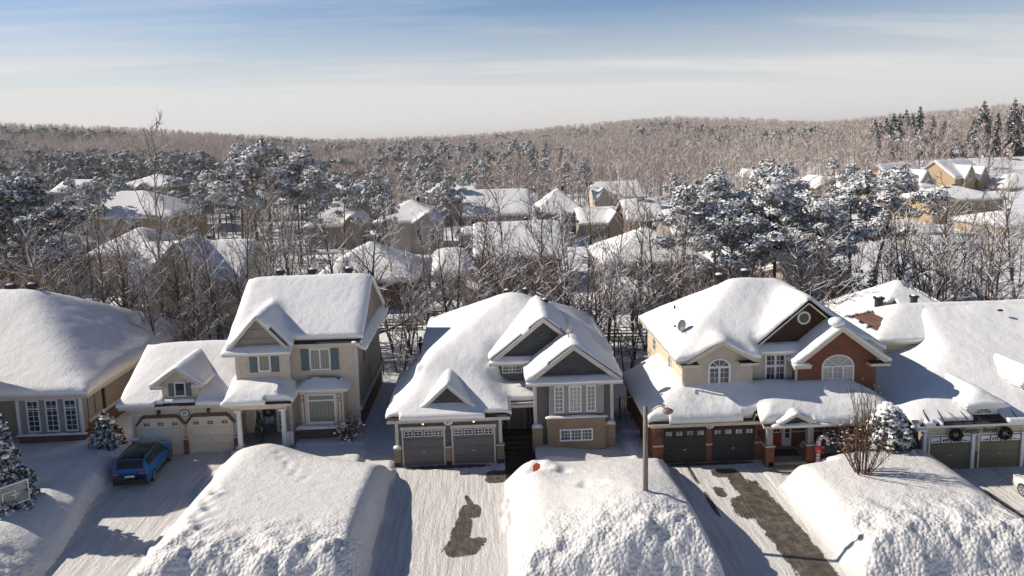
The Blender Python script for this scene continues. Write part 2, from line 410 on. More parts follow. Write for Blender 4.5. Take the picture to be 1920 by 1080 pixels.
# ------------------------------------------------------------------ walls and openings
def fx(face, base, a, n, z):
    if face == 'f': return (a, base-n, z)
    if face == 'l': return (base-n, a, z)
    return (base+n, a, z)
def fbox(mb, face, base, a0, a1, n0, n1, z0, z1, mi=0):
    p = fx(face, base, a0, n0, z0); q = fx(face, base, a1, n1, z1)
    mb.box(p[0], q[0], p[1], q[1], p[2], q[2], mi)
def wall(root, x0, x1, y0, y1, z0, z1, mat, R=None, name='wall', gap=.16, step=.3, peaks=()):
    xs = sorted(set([x0, x1]+list(np.arange(x0, x1, step))+[p for p in peaks if x0 < p < x1]))
    ys = sorted(set([y0, y1]+list(np.arange(y0, y1, step))))
    loop = [(x, y0) for x in xs]+[(x1, y) for y in ys[1:]]+[(x, y1) for x in xs[::-1][1:]]+[(x0, y) for y in ys[::-1][1:-1]]
    mb = MB(); n = len(loop); vs = []
    for x, y in loop:
        zt = z1
        if R is not None:
            h = float(R.H(x, y, .1));  zt = max(z0+.02, h-gap) if h > -1e8 else z1
        vs += [(x, y, z0), (x, y, zt)]
    mb.add(vs, [(2*i, 2*((i+1) % n), 2*((i+1) % n)+1, 2*i+1) for i in range(n)])
    return mb.build(name, M[mat], root)
def boxp(root, name, mat, *boxes, smooth=False):
    mb = MB()
    for b in boxes: mb.box(*b)
    return mb.build(name, M[mat], root)
def window(root, a0, a1, z0, z1, base, cols=2, rows=2, mat='glass', face='f', fr=.07, mun=.03, frame='white', name='window', arch=0, sill=None, mull=(), trans=()):
    mb = MB(); d = .05
    zt = z1
    fbox(mb, face, base, a0, a0+fr, 0, d, z0, zt); fbox(mb, face, base, a1-fr, a1, 0, d, z0, zt)
    fbox(mb, face, base, a0+fr, a1-fr, 0, d, z0, z0+fr)
    if not arch: fbox(mb, face, base, a0+fr, a1-fr, 0, d, zt-fr, zt)
    A0, A1, Z0, Z1 = a0+fr, a1-fr, z0+fr, zt-(0 if arch else fr)
    for i in range(1, cols):
        a = A0+(A1-A0)*i/cols; fbox(mb, face, base, a-mun/2, a+mun/2, .012, d-.012, Z0, Z1)
    for i in range(1, rows):
        z = Z0+(Z1-Z0)*i/rows; fbox(mb, face, base, A0, A1, .012, d-.014, z-mun/2, z+mun/2)
    for a in mull: fbox(mb, face, base, a-fr/2, a+fr/2, .0, d-.004, Z0, Z1)
    for z in trans: fbox(mb, face, base, A0, A1, .0, d-.006, z-fr/2, z+fr/2)
    pb = MB()
    fbox(pb, face, base, A0, A1, .004, .010, Z0, Z1)
    if arch:
        ac = (a0+a1)/2; ra = (a1-a0)/2; n = 12
        def arc(r1, r2, ra_): return [(ac+ra_*math.cos(t), z1+arch*(ra_/ra)*math.sin(t)) for t in np.linspace(math.pi, 0, n+1)]
        out = arc(0, 0, ra); inn = arc(0, 0, ra-fr)
        for i in range(n):
            q = [out[i], out[i+1], inn[i+1], inn[i]]
            mb.add([fx(face, base, a, d, z) for a, z in q]+[fx(face, base, a, 0, z) for a, z in q], [(3, 2, 1, 0), (4, 5, 6, 7), (0, 1, 5, 4), (2, 3, 7, 6)])
        fbox(mb, face, base, a0, a1, 0, d-.003, z1-fr/2, z1+fr/2)
        for t in (45, 90, 135):
            c, s_ = math.cos(math.radians(t)), math.sin(math.radians(t)); w = mun*.7
            p0 = (ac, z1); p1 = (ac+(ra-fr)*c, z1+arch*(1-fr/ra)*s_)
            nx_, nz_ = -s_*w, c*w
            q = [(p0[0]-nx_, p0[1]-nz_), (p1[0]-nx_, p1[1]-nz_), (p1[0]+nx_, p1[1]+nz_), (p0[0]+nx_, p0[1]+nz_)]
            mb.add([fx(face, base, a, d-.01, z) for a, z in q], [(0, 1, 2, 3)])
        pb.add([fx(face, base, a, .008, z) for a, z in inn]+[fx(face, base, ac, .008, z1)], [(i, i+1, n+1) for i in range(n)])
    f = mb.build(name, M[frame], root)
    pb.build('pane', M[mat], f)
    if sill:
        sb = MB(); fbox(sb, face, base, a0-.06, a1+.06, -.0, .14, z0-.1, z0-.005); sb.build('sill', M[sill], f)
    return f
def shutters(root, a0, a1, z0, z1, base, w=.36):
    for s0 in (a0-w-.02, a1+.02):
        mb = MB(); mb.box(s0, s0+w, base-.045, base, z0, z1)
        zm = (z0+z1)/2
        for (p, q) in ((z0+.06, zm-.04), (zm+.04, z1-.06)): mb.box(s0+.06, s0+w-.06, base-.06, base-.044, p, q)
        mb.build('shutter', M['shutter'], root)
def rake(root, xl, xp, xr, zl, zp, zr, y, w=.24, d=.07, mat='gtrim', name='rake_board', dz=0):
    # inverted V board along a gable, top edge on the roof line
    mb = MB(); zl += dz; zp += dz; zr += dz
    for (xa, za, xb, zb) in ((xl, zl, xp, zp), (xp, zp, xr, zr)):
        mb.prism([(xa, za), (xb, zb), (xb, zb-w*1.25), (xa, za-w*1.25)], y-d, y)
    return mb.build(name, M[mat], root)
def tri(root, name, mat, xl, xp, xr, z0, zp, y, d=.06):
    mb = MB(); mb.prism([(xl, z0), (xr, z0), (xp, zp)], y-d, y); return mb.build(name, M[mat], root)
def garage_door(root, x0, x1, z0, z1, y, mat, nwin, wz, ww, wh, kind='plain', frame='white'):
    mb = MB(); n = 4; h = (z1-z0)/n
    for i in range(n): mb.box(x0, x1, y-.03, y+.04, z0+i*h+.012, z0+(i+1)*h-.004)
    mb.box(x0, x1, y+.0, y+.05, z0, z1)
    if kind == 'plank':
        w = (x1-x0)/8
        for i in range(9):
            mb.box(x0+i*w-.03, x0+i*w+.03, y-.045, y-.028, z0+.02, z1-.52)
        for z in (z0+.06, z0+.78, z1-.5): mb.box(x0+.03, x1-.03, y-.05, y-.03, z-.045, z+.045)
    if kind == 'panel':
        for i in range(3):
            for k in range(4):
                w = (x1-x0)/4; mb.box(x0+k*w+.07, x0+(k+1)*w-.07, y-.042, y-.028, z0+i*h+.08, z0+(i+1)*h-.07)
    g = mb.build('garage_door', M[mat], root)
    boxp(g, 'handle', 'gtrim', ((x0+x1)/2-.09, (x0+x1)/2+.09, y-.08, y-.03, z0+.82, z0+.86))
    for k in range(nwin):
        c = x0+(x1-x0)*(k+.5)/nwin
        mb = MB(); a0, a1, b0, b1 = c-ww/2, c+ww/2, wz-wh/2, wz+wh/2; f = .035
        if kind == 'sun':
            mb.box(a0, a1, y-.07, y-.03, b0, b1)          # sunburst insert: a rayed frame before glass
            wf = mb.build('door_window', M[frame], g); pb = MB()
            ce = (x0+x1)/2; base = b0+.05
            for q in range(3):
                p0, p1 = a0+.05+q*(ww-.1)/3+.015, a0+.05+(q+1)*(ww-.1)/3-.015
                hh = lambda a: base+(wh-.1)*max(.12, 1-abs(a-ce)/((x1-x0)*.52))
                pb.prism([(p0, base), (p1, base), (p1, min(b1-.04, hh(p1))), (p0, min(b1-.04, hh(p0)))], y-.076, y-.069)
            pb.build('pane', M['glass'], wf)
        else:
            for bx in ((a0, a0+f, b0, b1), (a1-f, a1, b0, b1), (a0+f, a1-f, b0, b0+f), (a0+f, a1-f, b1-f, b1), (c-f*.4, c+f*.4, b0+f, b1-f)):
                mb.box(bx[0], bx[1], y-.06, y-.03, bx[2], bx[3])
            if kind != 'plank': mb.box(a0+f, a1-f, y-.057, y-.033, wz-f*.4, wz+f*.4)
            wf = mb.build('door_window', M[frame], g)
            boxp(wf, 'pane', 'frosted' if kind == 'plank' else 'glass', (a0+f, a1-f, y-.045, y-.036, b0+f, b1-f))
    return g
def text(root, s, x, z, y, size, mat='dark', shear=0, name='lettering'):
    cu = bpy.data.curves.new(name, 'FONT'); cu.body = s; cu.size = size; cu.shear = shear; cu.align_x = 'CENTER'; cu.align_y = 'CENTER'; cu.extrude = .008; cu.offset = .006
    t = bpy.data.objects.new(name, cu); C.objects.link(t); bpy.context.view_layer.update()
    dg = bpy.context.evaluated_depsgraph_get(); me = bpy.data.meshes.new_from_object(t.evaluated_get(dg))
    bpy.data.objects.remove(t); o = ORG[root.name]
    me.transform(Matrix.Translation(Vector((x, y, z))-o) @ Matrix.Rotation(math.pi/2, 4, 'X'))
    me.materials.clear(); me.materials.append(M[mat]); me.name = name
    return link(name, me, root)
def plaque(root, s, x, z, y, rx=.27, rz=.19):
    n = 24
    pts = [(x+rx*math.cos(t), z+rz*math.sin(t)) for t in np.linspace(0, 2*math.pi, n, endpoint=False)]
    mb = MB(); mb.prism([(x+(a-x)*1.16, z+(b-z)*1.2) for a, b in pts], y-.03, y, 1); mb.prism(pts, y-.05, y-.03)
    p = mb.build('number_plaque', [M['white'], M['dark']], root)
    text(p, s, x, z, y-.055, .26, name='house_number'); return p
def wall_lamp(root, x, z, y, lit=False):
    mb = MB(); mb.box(x-.05, x+.05, y-.05, y, z-.05, z+.2); mb.tube([(x, y-.05, z+.16), (x, y-.16, z+.2)], .018, 5)
    mb.tube([(x, y-.16, z+.2), (x, y-.16, z+.14), (x, y-.16, z-.14), (x, y-.16, z-.18)], [.03, .10, .075, .03], 6)
    l = mb.build('wall_lamp', M['dark'], root)
    b = MB(); b.ball((x, y-.16-(.03 if lit else 0), z-.02), (.082, .082, .10) if not lit else (.07, .07, .07), 0, 7, 4)
    b.build('bulb', M['bulb' if lit else 'frosted'], l)
def vent(root, x, y, z, w=.45, h=.42):
    mb = MB(); mb.box(x-w*.36, x+w*.36, y-w*.36, y+w*.36, z-.6, z+h*.4)
    for k in range(4): mb.box(x-w/2, x+w/2, y-w/2, y+w/2, z+h*(.35+k*.16), z+h*(.35+k*.16)+.045)
    v = mb.build('roof_vent', M['dark'], root)
    s = MB(); s.ball((x, y, z+h), (w*.42, w*.42, .09), 0, 8, 4); s.build('snow_cap', M['snow'], v, True)
def post(root, x, y, z0, z1, r=.13, mat='white', name='porch_post'):
    mb = MB(); mb.tube([(x, y, z0+.14), (x, y, z1-.14)], [r, r*.84], 12); mb.box(x-r*1.3, x+r*1.3, y-r*1.3, y+r*1.3, z0, z0+.14); mb.box(x-r*1.25, x+r*1.25, y-r*1.25, y+r*1.25, z1-.14, z1)
    return mb.build(name, M[mat], root)
def pier(root, x0, x1, y0, y1, z1, mat='tanbrick', cap=True, z0=-.1, snow=True):
    p = boxp(root, 'brick_pier', mat, (x0, x1, y0, y1, z0, z1))
    boxp(p, 'cap', 'gtrim', (x0-.04, x1+.04, y0-.04, y1+.04, z1, z1+.07))
    if snow:
        mb = MB(); mb.ball(((x0+x1)/2, (y0+y1)/2, z1+.07), ((x1-x0)/2+.04, (y1-y0)/2+.05, .13), 0, 10, 6); mb.build('snow_cap', M['snow'], p, True)
def downspout(root, x, y, z0, z1, mat='gtrim'):
    mb = MB(); mb.tube([(x, y, z1), (x, y, z0+.2), (x, y-.25, z0)], .05, 6); mb.build('downspout', M[mat], root)
def corner(root, x, y, z0, z1, mat='gtrim', w=.13):
    boxp(root, 'corner_trim', mat, (x-w/2-.02, x+w/2+.02, y-.025, y+w, z0, z1))
def ledge_snow(root, x0, x1, y0, y1, z, t=.14, seed=0):
    R = Roof([plane(x0, x1, y0, y1, lambda X, Y: z+0*X)])
    nx = max(4, int((x1-x0)/.1)); ny = max(3, int((y1-y0)/.08))
    X, Y = np.meshgrid(np.linspace(x0, x1, nx), np.linspace(y0, y1, ny), indexing='ij')
    u = np.minimum(X-x0, x1-X)/.15; v = np.minimum(Y-y0, y1-Y)/.12
    Z = z+t*(.25+.75*np.sqrt(np.clip(np.minimum(u, v), 0, 1)))*(1+fbm(X*1.7, Y*1.7, seed, 3))
    V, Fc, mi = slab(np.ones((nx-1, ny-1), bool), X, Y, Z, np.full(X.shape, z), (0, 0, 0))
    return link('ledge_snow', nmesh('ledge_snow', V-np.array(ORG[root.name]), Fc, [M['snow']], mi, True), root)
# ================================================================== front row of houses
def house_long_roof():
    h = thing('house', 'house at the left edge with one huge snowy hip roof and three tall windows', 'house', (-33, 46, 0), 'snow covered houses facing the street')
    R = Roof([hip(-45, -26.2, 45.6, 62.7, 3.75, .655, .62)], .22)
    roof(h, R, .5, .2, .7, 'gtrim', seed=3, lump=.07)
    W = Roof([gx(-46, -32.7, 40.6, 47.0, 9.4, 11.6, 43.2)], .22)  # block out of view, added and shaped to throw shade on the driveway
    roof(h, W, .45, .25, .5, 'gtrim', seed=5)
    wall(h, -44.5, -26.9, 46.6, 62.2, 0, 3.7, 'beigewall')
    wall(h, -45.5, -33.1, 41.2, 46.5, 0, 7.9, 'tan', W)  # wall under that unseen, added shade block
    # bay with three tall windows
    boxp(h, 'bay_wall', 'greypanel', (-30.95, -26.85, 46.0, 46.6, 1.12, 3.5))
    boxp(h, 'bay_base', 'brownbrick', (-31.0, -26.8, 45.95, 46.62, -.2, 1.02))
    boxp(h, 'bay_frieze', 'white', (-31.0, -26.8, 45.93, 46.6, 3.4, 3.72))
    for x in (-30.9, -26.9): boxp(h, 'bay_trim', 'white', (x-.09, x+.09, 45.93, 46.02, 1.1, 3.4))
    ledge_snow(h, -31.1, -26.6, 45.75, 46.0, 1.03, .12, 3)
    boxp(h, 'bay_sill', 'white', (-31.05, -26.75, 45.85, 46.0, 1.0, 1.1))
    for x0 in (-30.35, -29.15, -27.95):
        window(h, x0, x0+.82, 1.22, 3.38, 45.99, 2, 6, 'glassb', fr=.09, trans=(2.8,))
    # side of the bay and the long shaded side wall
    for y in (46.75, 47.6): boxp(h, 'side_panel', 'greypanel', (-26.9, -26.83, y, y+.62, 1.2, 3.3))
    boxp(h, 'side_base', 'brownbrick', (-26.9, -26.78, 46.6, 62.2, -.2, 1.5))
    boxp(h, 'side_band', 'gtrim', (-26.9, -26.74, 46.6, 62.2, 1.5, 1.72))
    boxp(h, 'downspout', 'dark', (-26.88, -26.76, 48.6, 48.75, .5, 3.6))
    mb = MB(); mb.box(-31.9, -31.0, 45.2, 45.27, 1.5, 1.58)
    for i in range(8): mb.box(-31.85+i*.11, -31.81+i*.11, 45.21, 45.25, .7, 1.5)
    mb.build('railing', M['white'], h)
    vent(h, -36.1, 54.5, 9.1, .6, .4); vent(h, -34.6, 54.6, 9.1, .6, .4)
    return h
def house_beige():
    h = thing('house', 'beige two storey house with blue grey shutters and a wreath on its teal door', 'house', (-16, 45, 0), 'snow covered houses facing the street')
    # garage wing
    G = Roof([gx(-23.55, -16.35, 44.15, 53.7, 3.3, 5.95)])
    roof(h, G, .40, .15, .4, 'gtrim', seed=11, edge=.7, bare=lambda X, Y: (X > -20.9) & (X < -18.8) & (Y < 45.2))
    wall(h, -22.95, -16.4, 44.6, 53.2, 0, 3.2, 'beige', G)
    D = Roof([gy(-21.5, -18.2, 44.3, 49.2, 4.58, 5.72)], .14)
    roof(h, D, .26, .1, .18, 'gtrim', seed=12, edge=.3)
    wall(h, -21.0, -18.7, 44.68, 48.5, 3.4, 5, 'beige', D, 'dormer_wall', peaks=(-19.85,))
    rake(h, -21.35, -19.85, -18.35, 4.6, 5.72, 4.6, 44.32, .17, mat='gtrim')
    for x in (-21.2, -18.65): boxp(h, 'eave_return', 'gtrim', (x-.3, x+.45, 44.2, 44.7, 4.38, 4.53)); ledge_snow(h, x-.32, x+.47, 44.2, 44.7, 4.53, .1, 4)
    window(h, -20.2, -19.5, 3.75, 4.66, 44.68, 1, 1, 'glass'); shutters(h, -20.2, -19.5, 3.75, 4.6, 44.68, .34)
    boxp(h, 'window_head', 'gtrim', (-20.28, -19.42, 44.61, 44.68, 4.7, 4.82)); ledge_snow(h, -20.95, -18.75, 44.3, 44.68, 3.45, .2, 9)
    for x0, x1 in ((-22.5, -19.86), (-19.42, -16.72)):
        garage_door(h, x0, x1, 0, 2.3, 44.57, 'beigedoor', 3, 2.0, .42, .26, 'panel', 'beigedoor')
        mb = MB()
        for a, b in ((x0-.1, x0), (x1, x1+.1)): mb.box(a, b, 44.45, 44.6, 0, 1.95)
        mb.prism([(x0-.1, 1.95), (x0, 1.95), (x0+.38, 2.3), (x1-.38, 2.3), (x1, 1.95), (x1+.1, 1.95), (x1-.3, 2.42), (x0+.3, 2.42)], 44.45, 44.6)
        mb.build('door_surround', M['trim'], h)
        mb = MB(); pts = [(x0-.14, 1.9), (x0+.28, 2.46), (x1-.28, 2.46), (x1+.14, 1.9)]
        for (ax, az), (bx, bz) in zip(pts, pts[1:]):
            d = math.hypot(bx-ax, bz-az); nx_, nz_ = -(bz-az)/d*.15, (bx-ax)/d*.15
            mb.prism([(ax, az), (bx, bz), (bx+nx_, bz+nz_), (ax+nx_, az+nz_)], 44.5, 44.6)
        mb.build('brick_trim', M['brownbrick'], h)
    for x0, x1 in ((-23.0, -22.6), (-19.78, -19.5), (-16.62, -16.35)):
        pier(h, x0, x1, 44.36, 44.7, 1.0, 'redbrick', snow=x0 < -22)
    corner(h, -22.93, 44.58, 1.1, 3.2)
    wall_lamp(h, -21.22, 2.74, 44.6); wall_lamp(h, -18.1, 2.8, 44.6); plaque(h, '33', -19.63, 2.68, 44.55)
    # main block
    A = Roof([gx(-17.0, -8.45, 45.5, 56.1, 6.62, 9.95), gy(-16.7, -12.85, 44.6, 50, 6.62, 8.8)])
    roof(h, A, .38, .15, .28, 'gtrim', seed=13, lump=.08)
    wall(h, -16.35, -13.1, 45.1, 47, 3, 6.6, 'beige')
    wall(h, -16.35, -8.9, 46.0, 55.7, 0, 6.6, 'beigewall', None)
    boxp(h, 'front_wall', 'beige', (-13.1, -8.9, 45.97, 46.05, 0, 6.55))
    boxp(h, 'front_wall', 'beige', (-16.35, -13.1, 45.96, 46.05, 0, 3.5))
    mb = MB(); mb.add([(-8.88, 45.7, 6.6), (-8.88, 55.9, 6.6), (-8.88, 50.8, 9.75)], [(0, 1, 2)]); mb.build('gable_wall', M['boardbatten'], h)
    tri(h, 'gable_panel', 'boardbatten', -16.4, -14.77, -13.15, 6.65, 8.6, 45.15)
    rake(h, -16.85, -14.77, -12.7, 6.5, 8.8, 6.5, 44.62, .22)
    P = Roof([plane(-16.95, -12.75, 44.35, 45.1, lambda X, Y: 6.4+.45*(Y-44.35))], .14)
    roof(h, P, .2, .1, .15, 'gtrim', seed=14, edge=.15, name='pent_roof')
    P = Roof([plane(-8.95, -8.2, 45.5, 56.1, lambda X, Y: 6.62-.6*(X+8.95))], .14)
    roof(h, P, .22, .12, .15, 'gtrim', seed=15, edge=.15, name='pent_roof')
    mb = MB()                                   # rake boards of the right hand gable
    for (ya, za, yb, zb) in ((45.45, 6.6, 50.8, 9.95), (50.8, 9.95, 56.15, 6.6)):
        mb.add([(-8.44, ya, za), (-8.44, yb, zb), (-8.44, yb, zb-.3), (-8.44, ya, za-.3), (-8.5, ya, za), (-8.5, yb, zb), (-8.5, yb, zb-.3), (-8.5, ya, za-.3)],
               [(0, 1, 2, 3), (7, 6, 5, 4), (0, 4, 5, 1), (3, 2, 6, 7)])
    mb.build('rake_board', M['gtrim'], h)
    for x, y, a, b in ((-16.3, 45.1, 4.5, 6.45), (-13.12, 45.1, 0, 6.5), (-8.95, 45.97, 0, 6.45)): corner(h, x, y, a, b, w=.2)
    window(h, -15.0, -14.18, 5.02, 6.22, 45.1, 1, 1, 'curtain', fr=.1); shutters(h, -15.0, -14.18, 5.0, 6.22, 45.1, .5)
    boxp(h, 'window_head', 'trim', (-15.1, -14.08, 45.02, 45.1, 6.25, 6.36))
    window(h, -11.95, -10.58, 4.72, 6.18, 45.97, 1, 1, 'curtain', fr=.1, mull=(-11.26,)); shutters(h, -11.95, -10.58, 4.72, 6.16, 45.97, .52)
    boxp(h, 'window_head', 'trim', (-12.05, -10.48, 45.89, 45.97, 6.2, 6.32))
    # porch
    Q = Roof([plane(-16.75, -12.6, 43.3, 46.0, lambda X, Y: np.minimum(3.5+.36*(Y-43.3), 3.5+.8*(-12.6-X)+0*Y))], .16)
    roof(h, Q, .5, .12, .3, 'trim', seed=16, edge=.3, name='porch_roof')
    boxp(h, 'porch_beam', 'trim', (-16.4, -12.95, 43.55, 43.8, 3.1, 3.36))
    boxp(h, 'porch_floor', 'concrete', (-16.4, -12.6, 43.2, 46, 0, .62))
    boxp(h, 'porch_step', 'concrete', (-15.8, -13.4, 42.7, 43.2, 0, .32))
    post(h, -15.95, 43.68, .6, 3.1, .17); post(h, -13.2, 43.68, .6, 3.1, .17)
    mb = MB(); mb.box(-13.05, -12.65, 43.6, 43.68, .75, 1.5); [mb.box(-13.02+i*.1, -12.98+i*.1, 43.55, 43.6, .62, 1.6) for i in range(4)]; mb.build('railing', M['white'], h)
    d = boxp(h, 'front_door', 'teal', (-15.22, -14.36, 45.88, 45.96, .62, 2.6))
    boxp(d, 'door_glass', 'frosted', (-15.06, -14.52, 45.85, 45.885, 1.25, 2.45)); boxp(d, 'handle', 'gtrim', (-14.45, -14.40, 45.8, 45.88, 1.5, 1.62))
    window(h, -15.72, -15.34, .7, 2.6, 45.96, 1, 5, 'curtain', name='sidelight'); window(h, -14.24, -13.86, .7, 2.6, 45.96, 1, 5, 'curtain', name='sidelight')
    # bay window
    B = Roof([hip(-12.75, -9.4, 44.75, 46.9, 3.72, .55, .55)], .1)
    roof(h, B, .2, .1, .15, 'trim', bare=lambda X, Y: (Y > 45.45+.25*vnoise(X*2, Y*2, 8)) & (X > -12.1) & (X < -10.0), seed=17, edge=.15, name='bay_roof')
    boxp(h, 'bay_wall', 'trim', (-12.5, -9.7, 45.0, 46.0, 1.35, 3.68))
    boxp(h, 'bay_base', 'brownbrick', (-12.65, -9.55, 44.9, 46.02, -.1, 1.22)); ledge_snow(h, -12.75, -9.45, 44.65, 45.02, 1.22, .18, 6)
    window(h, -12.0, -10.2, 1.5, 3.45, 45.0, 1, 1, 'curtain', fr=.1, trans=(3.02,))
    mb = MB()
    for x in (-12.33, -9.95):
        for (a, b) in ((1.5, 3.0), (3.08, 3.42)):
            for bx in ((x-.12, x-.09, a, b), (x+.09, x+.12, a, b), (x-.09, x+.09, a, a+.03), (x-.09, x+.09, b-.03, b)): mb.box(bx[0], bx[1], 44.97, 45.0, bx[2], bx[3])
    mb.build('panel_moulding', M['brownshing'], h)
    boxp(h, 'side_base', 'brownbrick', (-9.0, -8.82, 46.05, 55.7, -.2, 1.85)); boxp(h, 'side_band', 'gtrim', (-9, -8.72, 46.05, 55.7, 1.85, 2.12))
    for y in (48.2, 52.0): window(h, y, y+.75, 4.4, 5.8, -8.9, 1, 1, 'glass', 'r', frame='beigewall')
    window(h, 50.2, 50.9, 2.5, 3.6, -8.9, 1, 1, 'glass', 'r', frame='beigewall')
    for x in (-15.1, -12.8, -10.2): vent(h, x, 51.6, 10.05, .55, .42)
    return h
def house_grey():
    h = thing('house', 'dark grey house with two grey garage doors under lit lamps and tan brick below', 'house', (0, 42, 0), 'snow covered houses facing the street')
    main = hip(-4.9, 7.95, 44.7, 57.4, 4.95, .52, .52, 8.05)
    gar = plane(-6.4, .9, 41.1, 49.5, lambda X, Y: np.minimum(np.minimum(3.0+.43*(Y-41.1), 3.0+.74*(X+6.4)), np.minimum(np.minimum(3.0+.74*(.9-X), 5.62), 3.0+1.2*(49.5-Y))))
    small = gy(-4.4, -1.2, 41.75, 46, 3.42, 4.92)
    porch = plane(-1.2, 2.75, 42.75, 44.8, lambda X, Y: 3.08+.40*(Y-42.75))
    A = gy(-.2, 6.75, 44.4, 51, 5.35, 8.08)
    Bp = gy(2.0, 7.8, 41.95, 45.2, 4.82, 6.95)
    main_l = plane(-4.9, .25, 44.7, 57.4, main[4]); main_r = plane(.1, 7.95, 46.2, 57.4, main[4])
    roof(h, Roof([gar, porch, main_l, main_r], .2), .40, .15, .5, 'gtrim', seed=21, lump=.1, edge=.8)
    roof(h, Roof([small], .1), .24, .1, .2, 'gtrim', seed=25, edge=.3, name='gable_roof')
    roof(h, Roof([A], .2), .36, .15, .3, 'gtrim', seed=22, lump=.1, edge=.4, name='gable_roof')
    roof(h, Roof([Bp, plane(4.4, 7.95, 45, 51, lambda X, Y: np.minimum(6.95, 4.82+.735*(7.8-X)))], .2), .34, .15, .3, 'gtrim', seed=28, lump=.1, edge=.4, name='gable_roof')
    wall(h, -5.95, .45, 41.5, 52, 0, 2.95, 'grey', None)
    wall(h, -4.1, 7.3, 45.2, 56.8, 0, 5.05, 'grey', None)
    wall(h, .2, 2.5, 44.8, 46.3, 2, 5.35, 'grey'); wall(h, 2.45, 7.3, 42.4, 46, -.2, 4.75, 'grey')
    # garage front
    tri(h, 'gable_panel', 'greyshake', -4.1, -2.8, -1.5, 3.5, 4.74, 41.98)
    rake(h, -4.42, -2.8, -1.18, 3.42, 4.94, 3.42, 41.77, .2)
    for x0, x1 in ((-5.6, -3.0), (-2.62, .02)):
        garage_door(h, x0+.1, x1-.1, 0, 2.22, 41.47, 'greydoor', 4, 2.0, .5, .36, 'panel')
        mb = MB(); mb.box(x0, x0+.1, 41.4, 41.5, 0, 2.24); mb.box(x1-.1, x1, 41.4, 41.5, 0, 2.24); mb.box(x0-.06, x1+.06, 41.36, 41.5, 2.25, 2.46); mb.build('door_surround', M['gtrim'], h)
    for x0, x1 in ((-6.08, -5.66), (-2.96, -2.66), (.08, .52)): pier(h, x0, x1, 41.3, 41.62, 1.12, 'tanbrick', snow=x0 < -6); boxp(h, 'footing', 'dark', (x0+.02, x1-.02, 41.27, 41.3, -.1, .26))
    for x in (-5.88, .33): corner(h, x, 41.48, 1.2, 2.95, w=.16)
    wall_lamp(h, -4.28, 2.68, 41.5, True); wall_lamp(h, -1.25, 2.72, 41.5, True); plaque(h, '31', -2.78, 2.66, 41.45)
    # gable over the middle window
    tri(h, 'gable_panel', 'greyshake', .15, 3.27, 6.4, 5.45, 7.85, 44.95)
    rake(h, -.25, 3.27, 6.8, 5.28, 8.1, 5.28, 44.42, .24)
    P = Roof([plane(-.1, 2.6, 44.3, 44.95, lambda X, Y: 5.24+.3*(Y-44.3))], .14); roof(h, P, .26, .1, .18, 'gtrim', seed=23, edge=.2, name='pent_roof')
    window(h, .58, 1.88, 4.44, 5.14, 44.8, 3, 3, 'glass', fr=.06, mull=(1.23,)); corner(h, .25, 44.8, 3.6, 5.1)
    # right hand gable with the bay
    tri(h, 'gable_panel', 'greyshake', 2.35, 4.9, 7.45, 4.9, 6.75, 42.55)
    rake(h, 1.95, 4.9, 7.85, 4.75, 6.97, 4.75, 41.97, .24)
    P = Roof([plane(2.05, 7.75, 41.85, 42.5, lambda X, Y: 4.66+.35*(Y-41.85))], .16); roof(h, P, .2, .1, .15, 'gtrim', seed=24, edge=.18, name='pent_roof')
    boxp(h, 'bay_wall', 'greypanel', (3.36, 6.7, 42.0, 42.4, 2.62, 4.62)); boxp(h, 'bay_base', 'tanbrick', (3.22, 6.78, 41.9, 42.42, -.2, 2.48))
    ledge_snow(h, 3.1, 6.9, 41.72, 42.02, 2.49, .12, 9)
    for a, b, n in ((3.66, 4.24, 2), (4.54, 5.32, 3), (5.62, 6.2, 2)): window(h, a, b, 2.78, 4.44, 42.0, n, 6, 'curtain' if a < 4 else 'blinds' if a < 5 else 'curtain', fr=.07)
    window(h, 3.95, 5.98, .98, 1.74, 41.9, 9, 3, 'glassb', fr=.08, mun=.022, mull=(4.62, 5.3))
    pier(h, 6.8, 7.4, 42.1, 42.5, 1.85, 'tanbrick', snow=True); pier(h, 7.3, 7.75, 44.2, 44.9, 1.9, 'tanbrick', snow=False); pier(h, 2.3, 2.92, 42.1, 42.5, 1.78, 'tanbrick')
    for x in (2.52, 7.25): corner(h, x, 42.4, 1.9, 4.65, w=.16)
    corner(h, 7.28, 44.6, 1.9, 5.0, w=.14)
    # entrance
    boxp(h, 'porch_beam', 'gtrim', (.9, 2.75, 42.8, 43.05, 2.95, 3.17)); boxp(h, 'porch_wall', 'greyshake', (.5, 2.45, 44.62, 44.75, .6, 3.6))
    boxp(h, 'porch_floor', 'asphalt', (.5, 2.45, 43.4, 44.7, 0, .75))
    for i in range(3): boxp(h, 'porch_step', 'asphalt', (.55, 2.3, 42.4+i*.34, 43.4, 0, .2+i*.18))
    d = boxp(h, 'front_door', 'greydoor', (.98, 1.86, 44.55, 44.62, .76, 2.72)); boxp(d, 'door_glass', 'frosted', (1.12, 1.72, 44.53, 44.552, 2.2, 2.6)); boxp(d, 'handle', 'gtrim', (1.06, 1.1, 44.48, 44.55, 1.6, 1.75))
    mb = MB(); mb.box(.86, .96, 44.54, 44.62, .76, 2.85); mb.box(1.88, 1.98, 44.54, 44.62, .76, 2.85); mb.box(.86, 1.98, 44.54, 44.62, 2.74, 2.85); mb.build('door_surround', M['greypanel'], h)
    for a in (.55, 2.05): window(h, a, a+.26, 1.1, 2.6, 44.62, 1, 4, 'glass', frame='greypanel', fr=.04, name='sidelight')
    vent(h, 3.75, 49.2, 8.02, .5, .2); vent(h, 1.2, 52.6, 8.0, .45, .25); vent(h, 2.6, 52.8, 8.0, .45, .25)
    return h
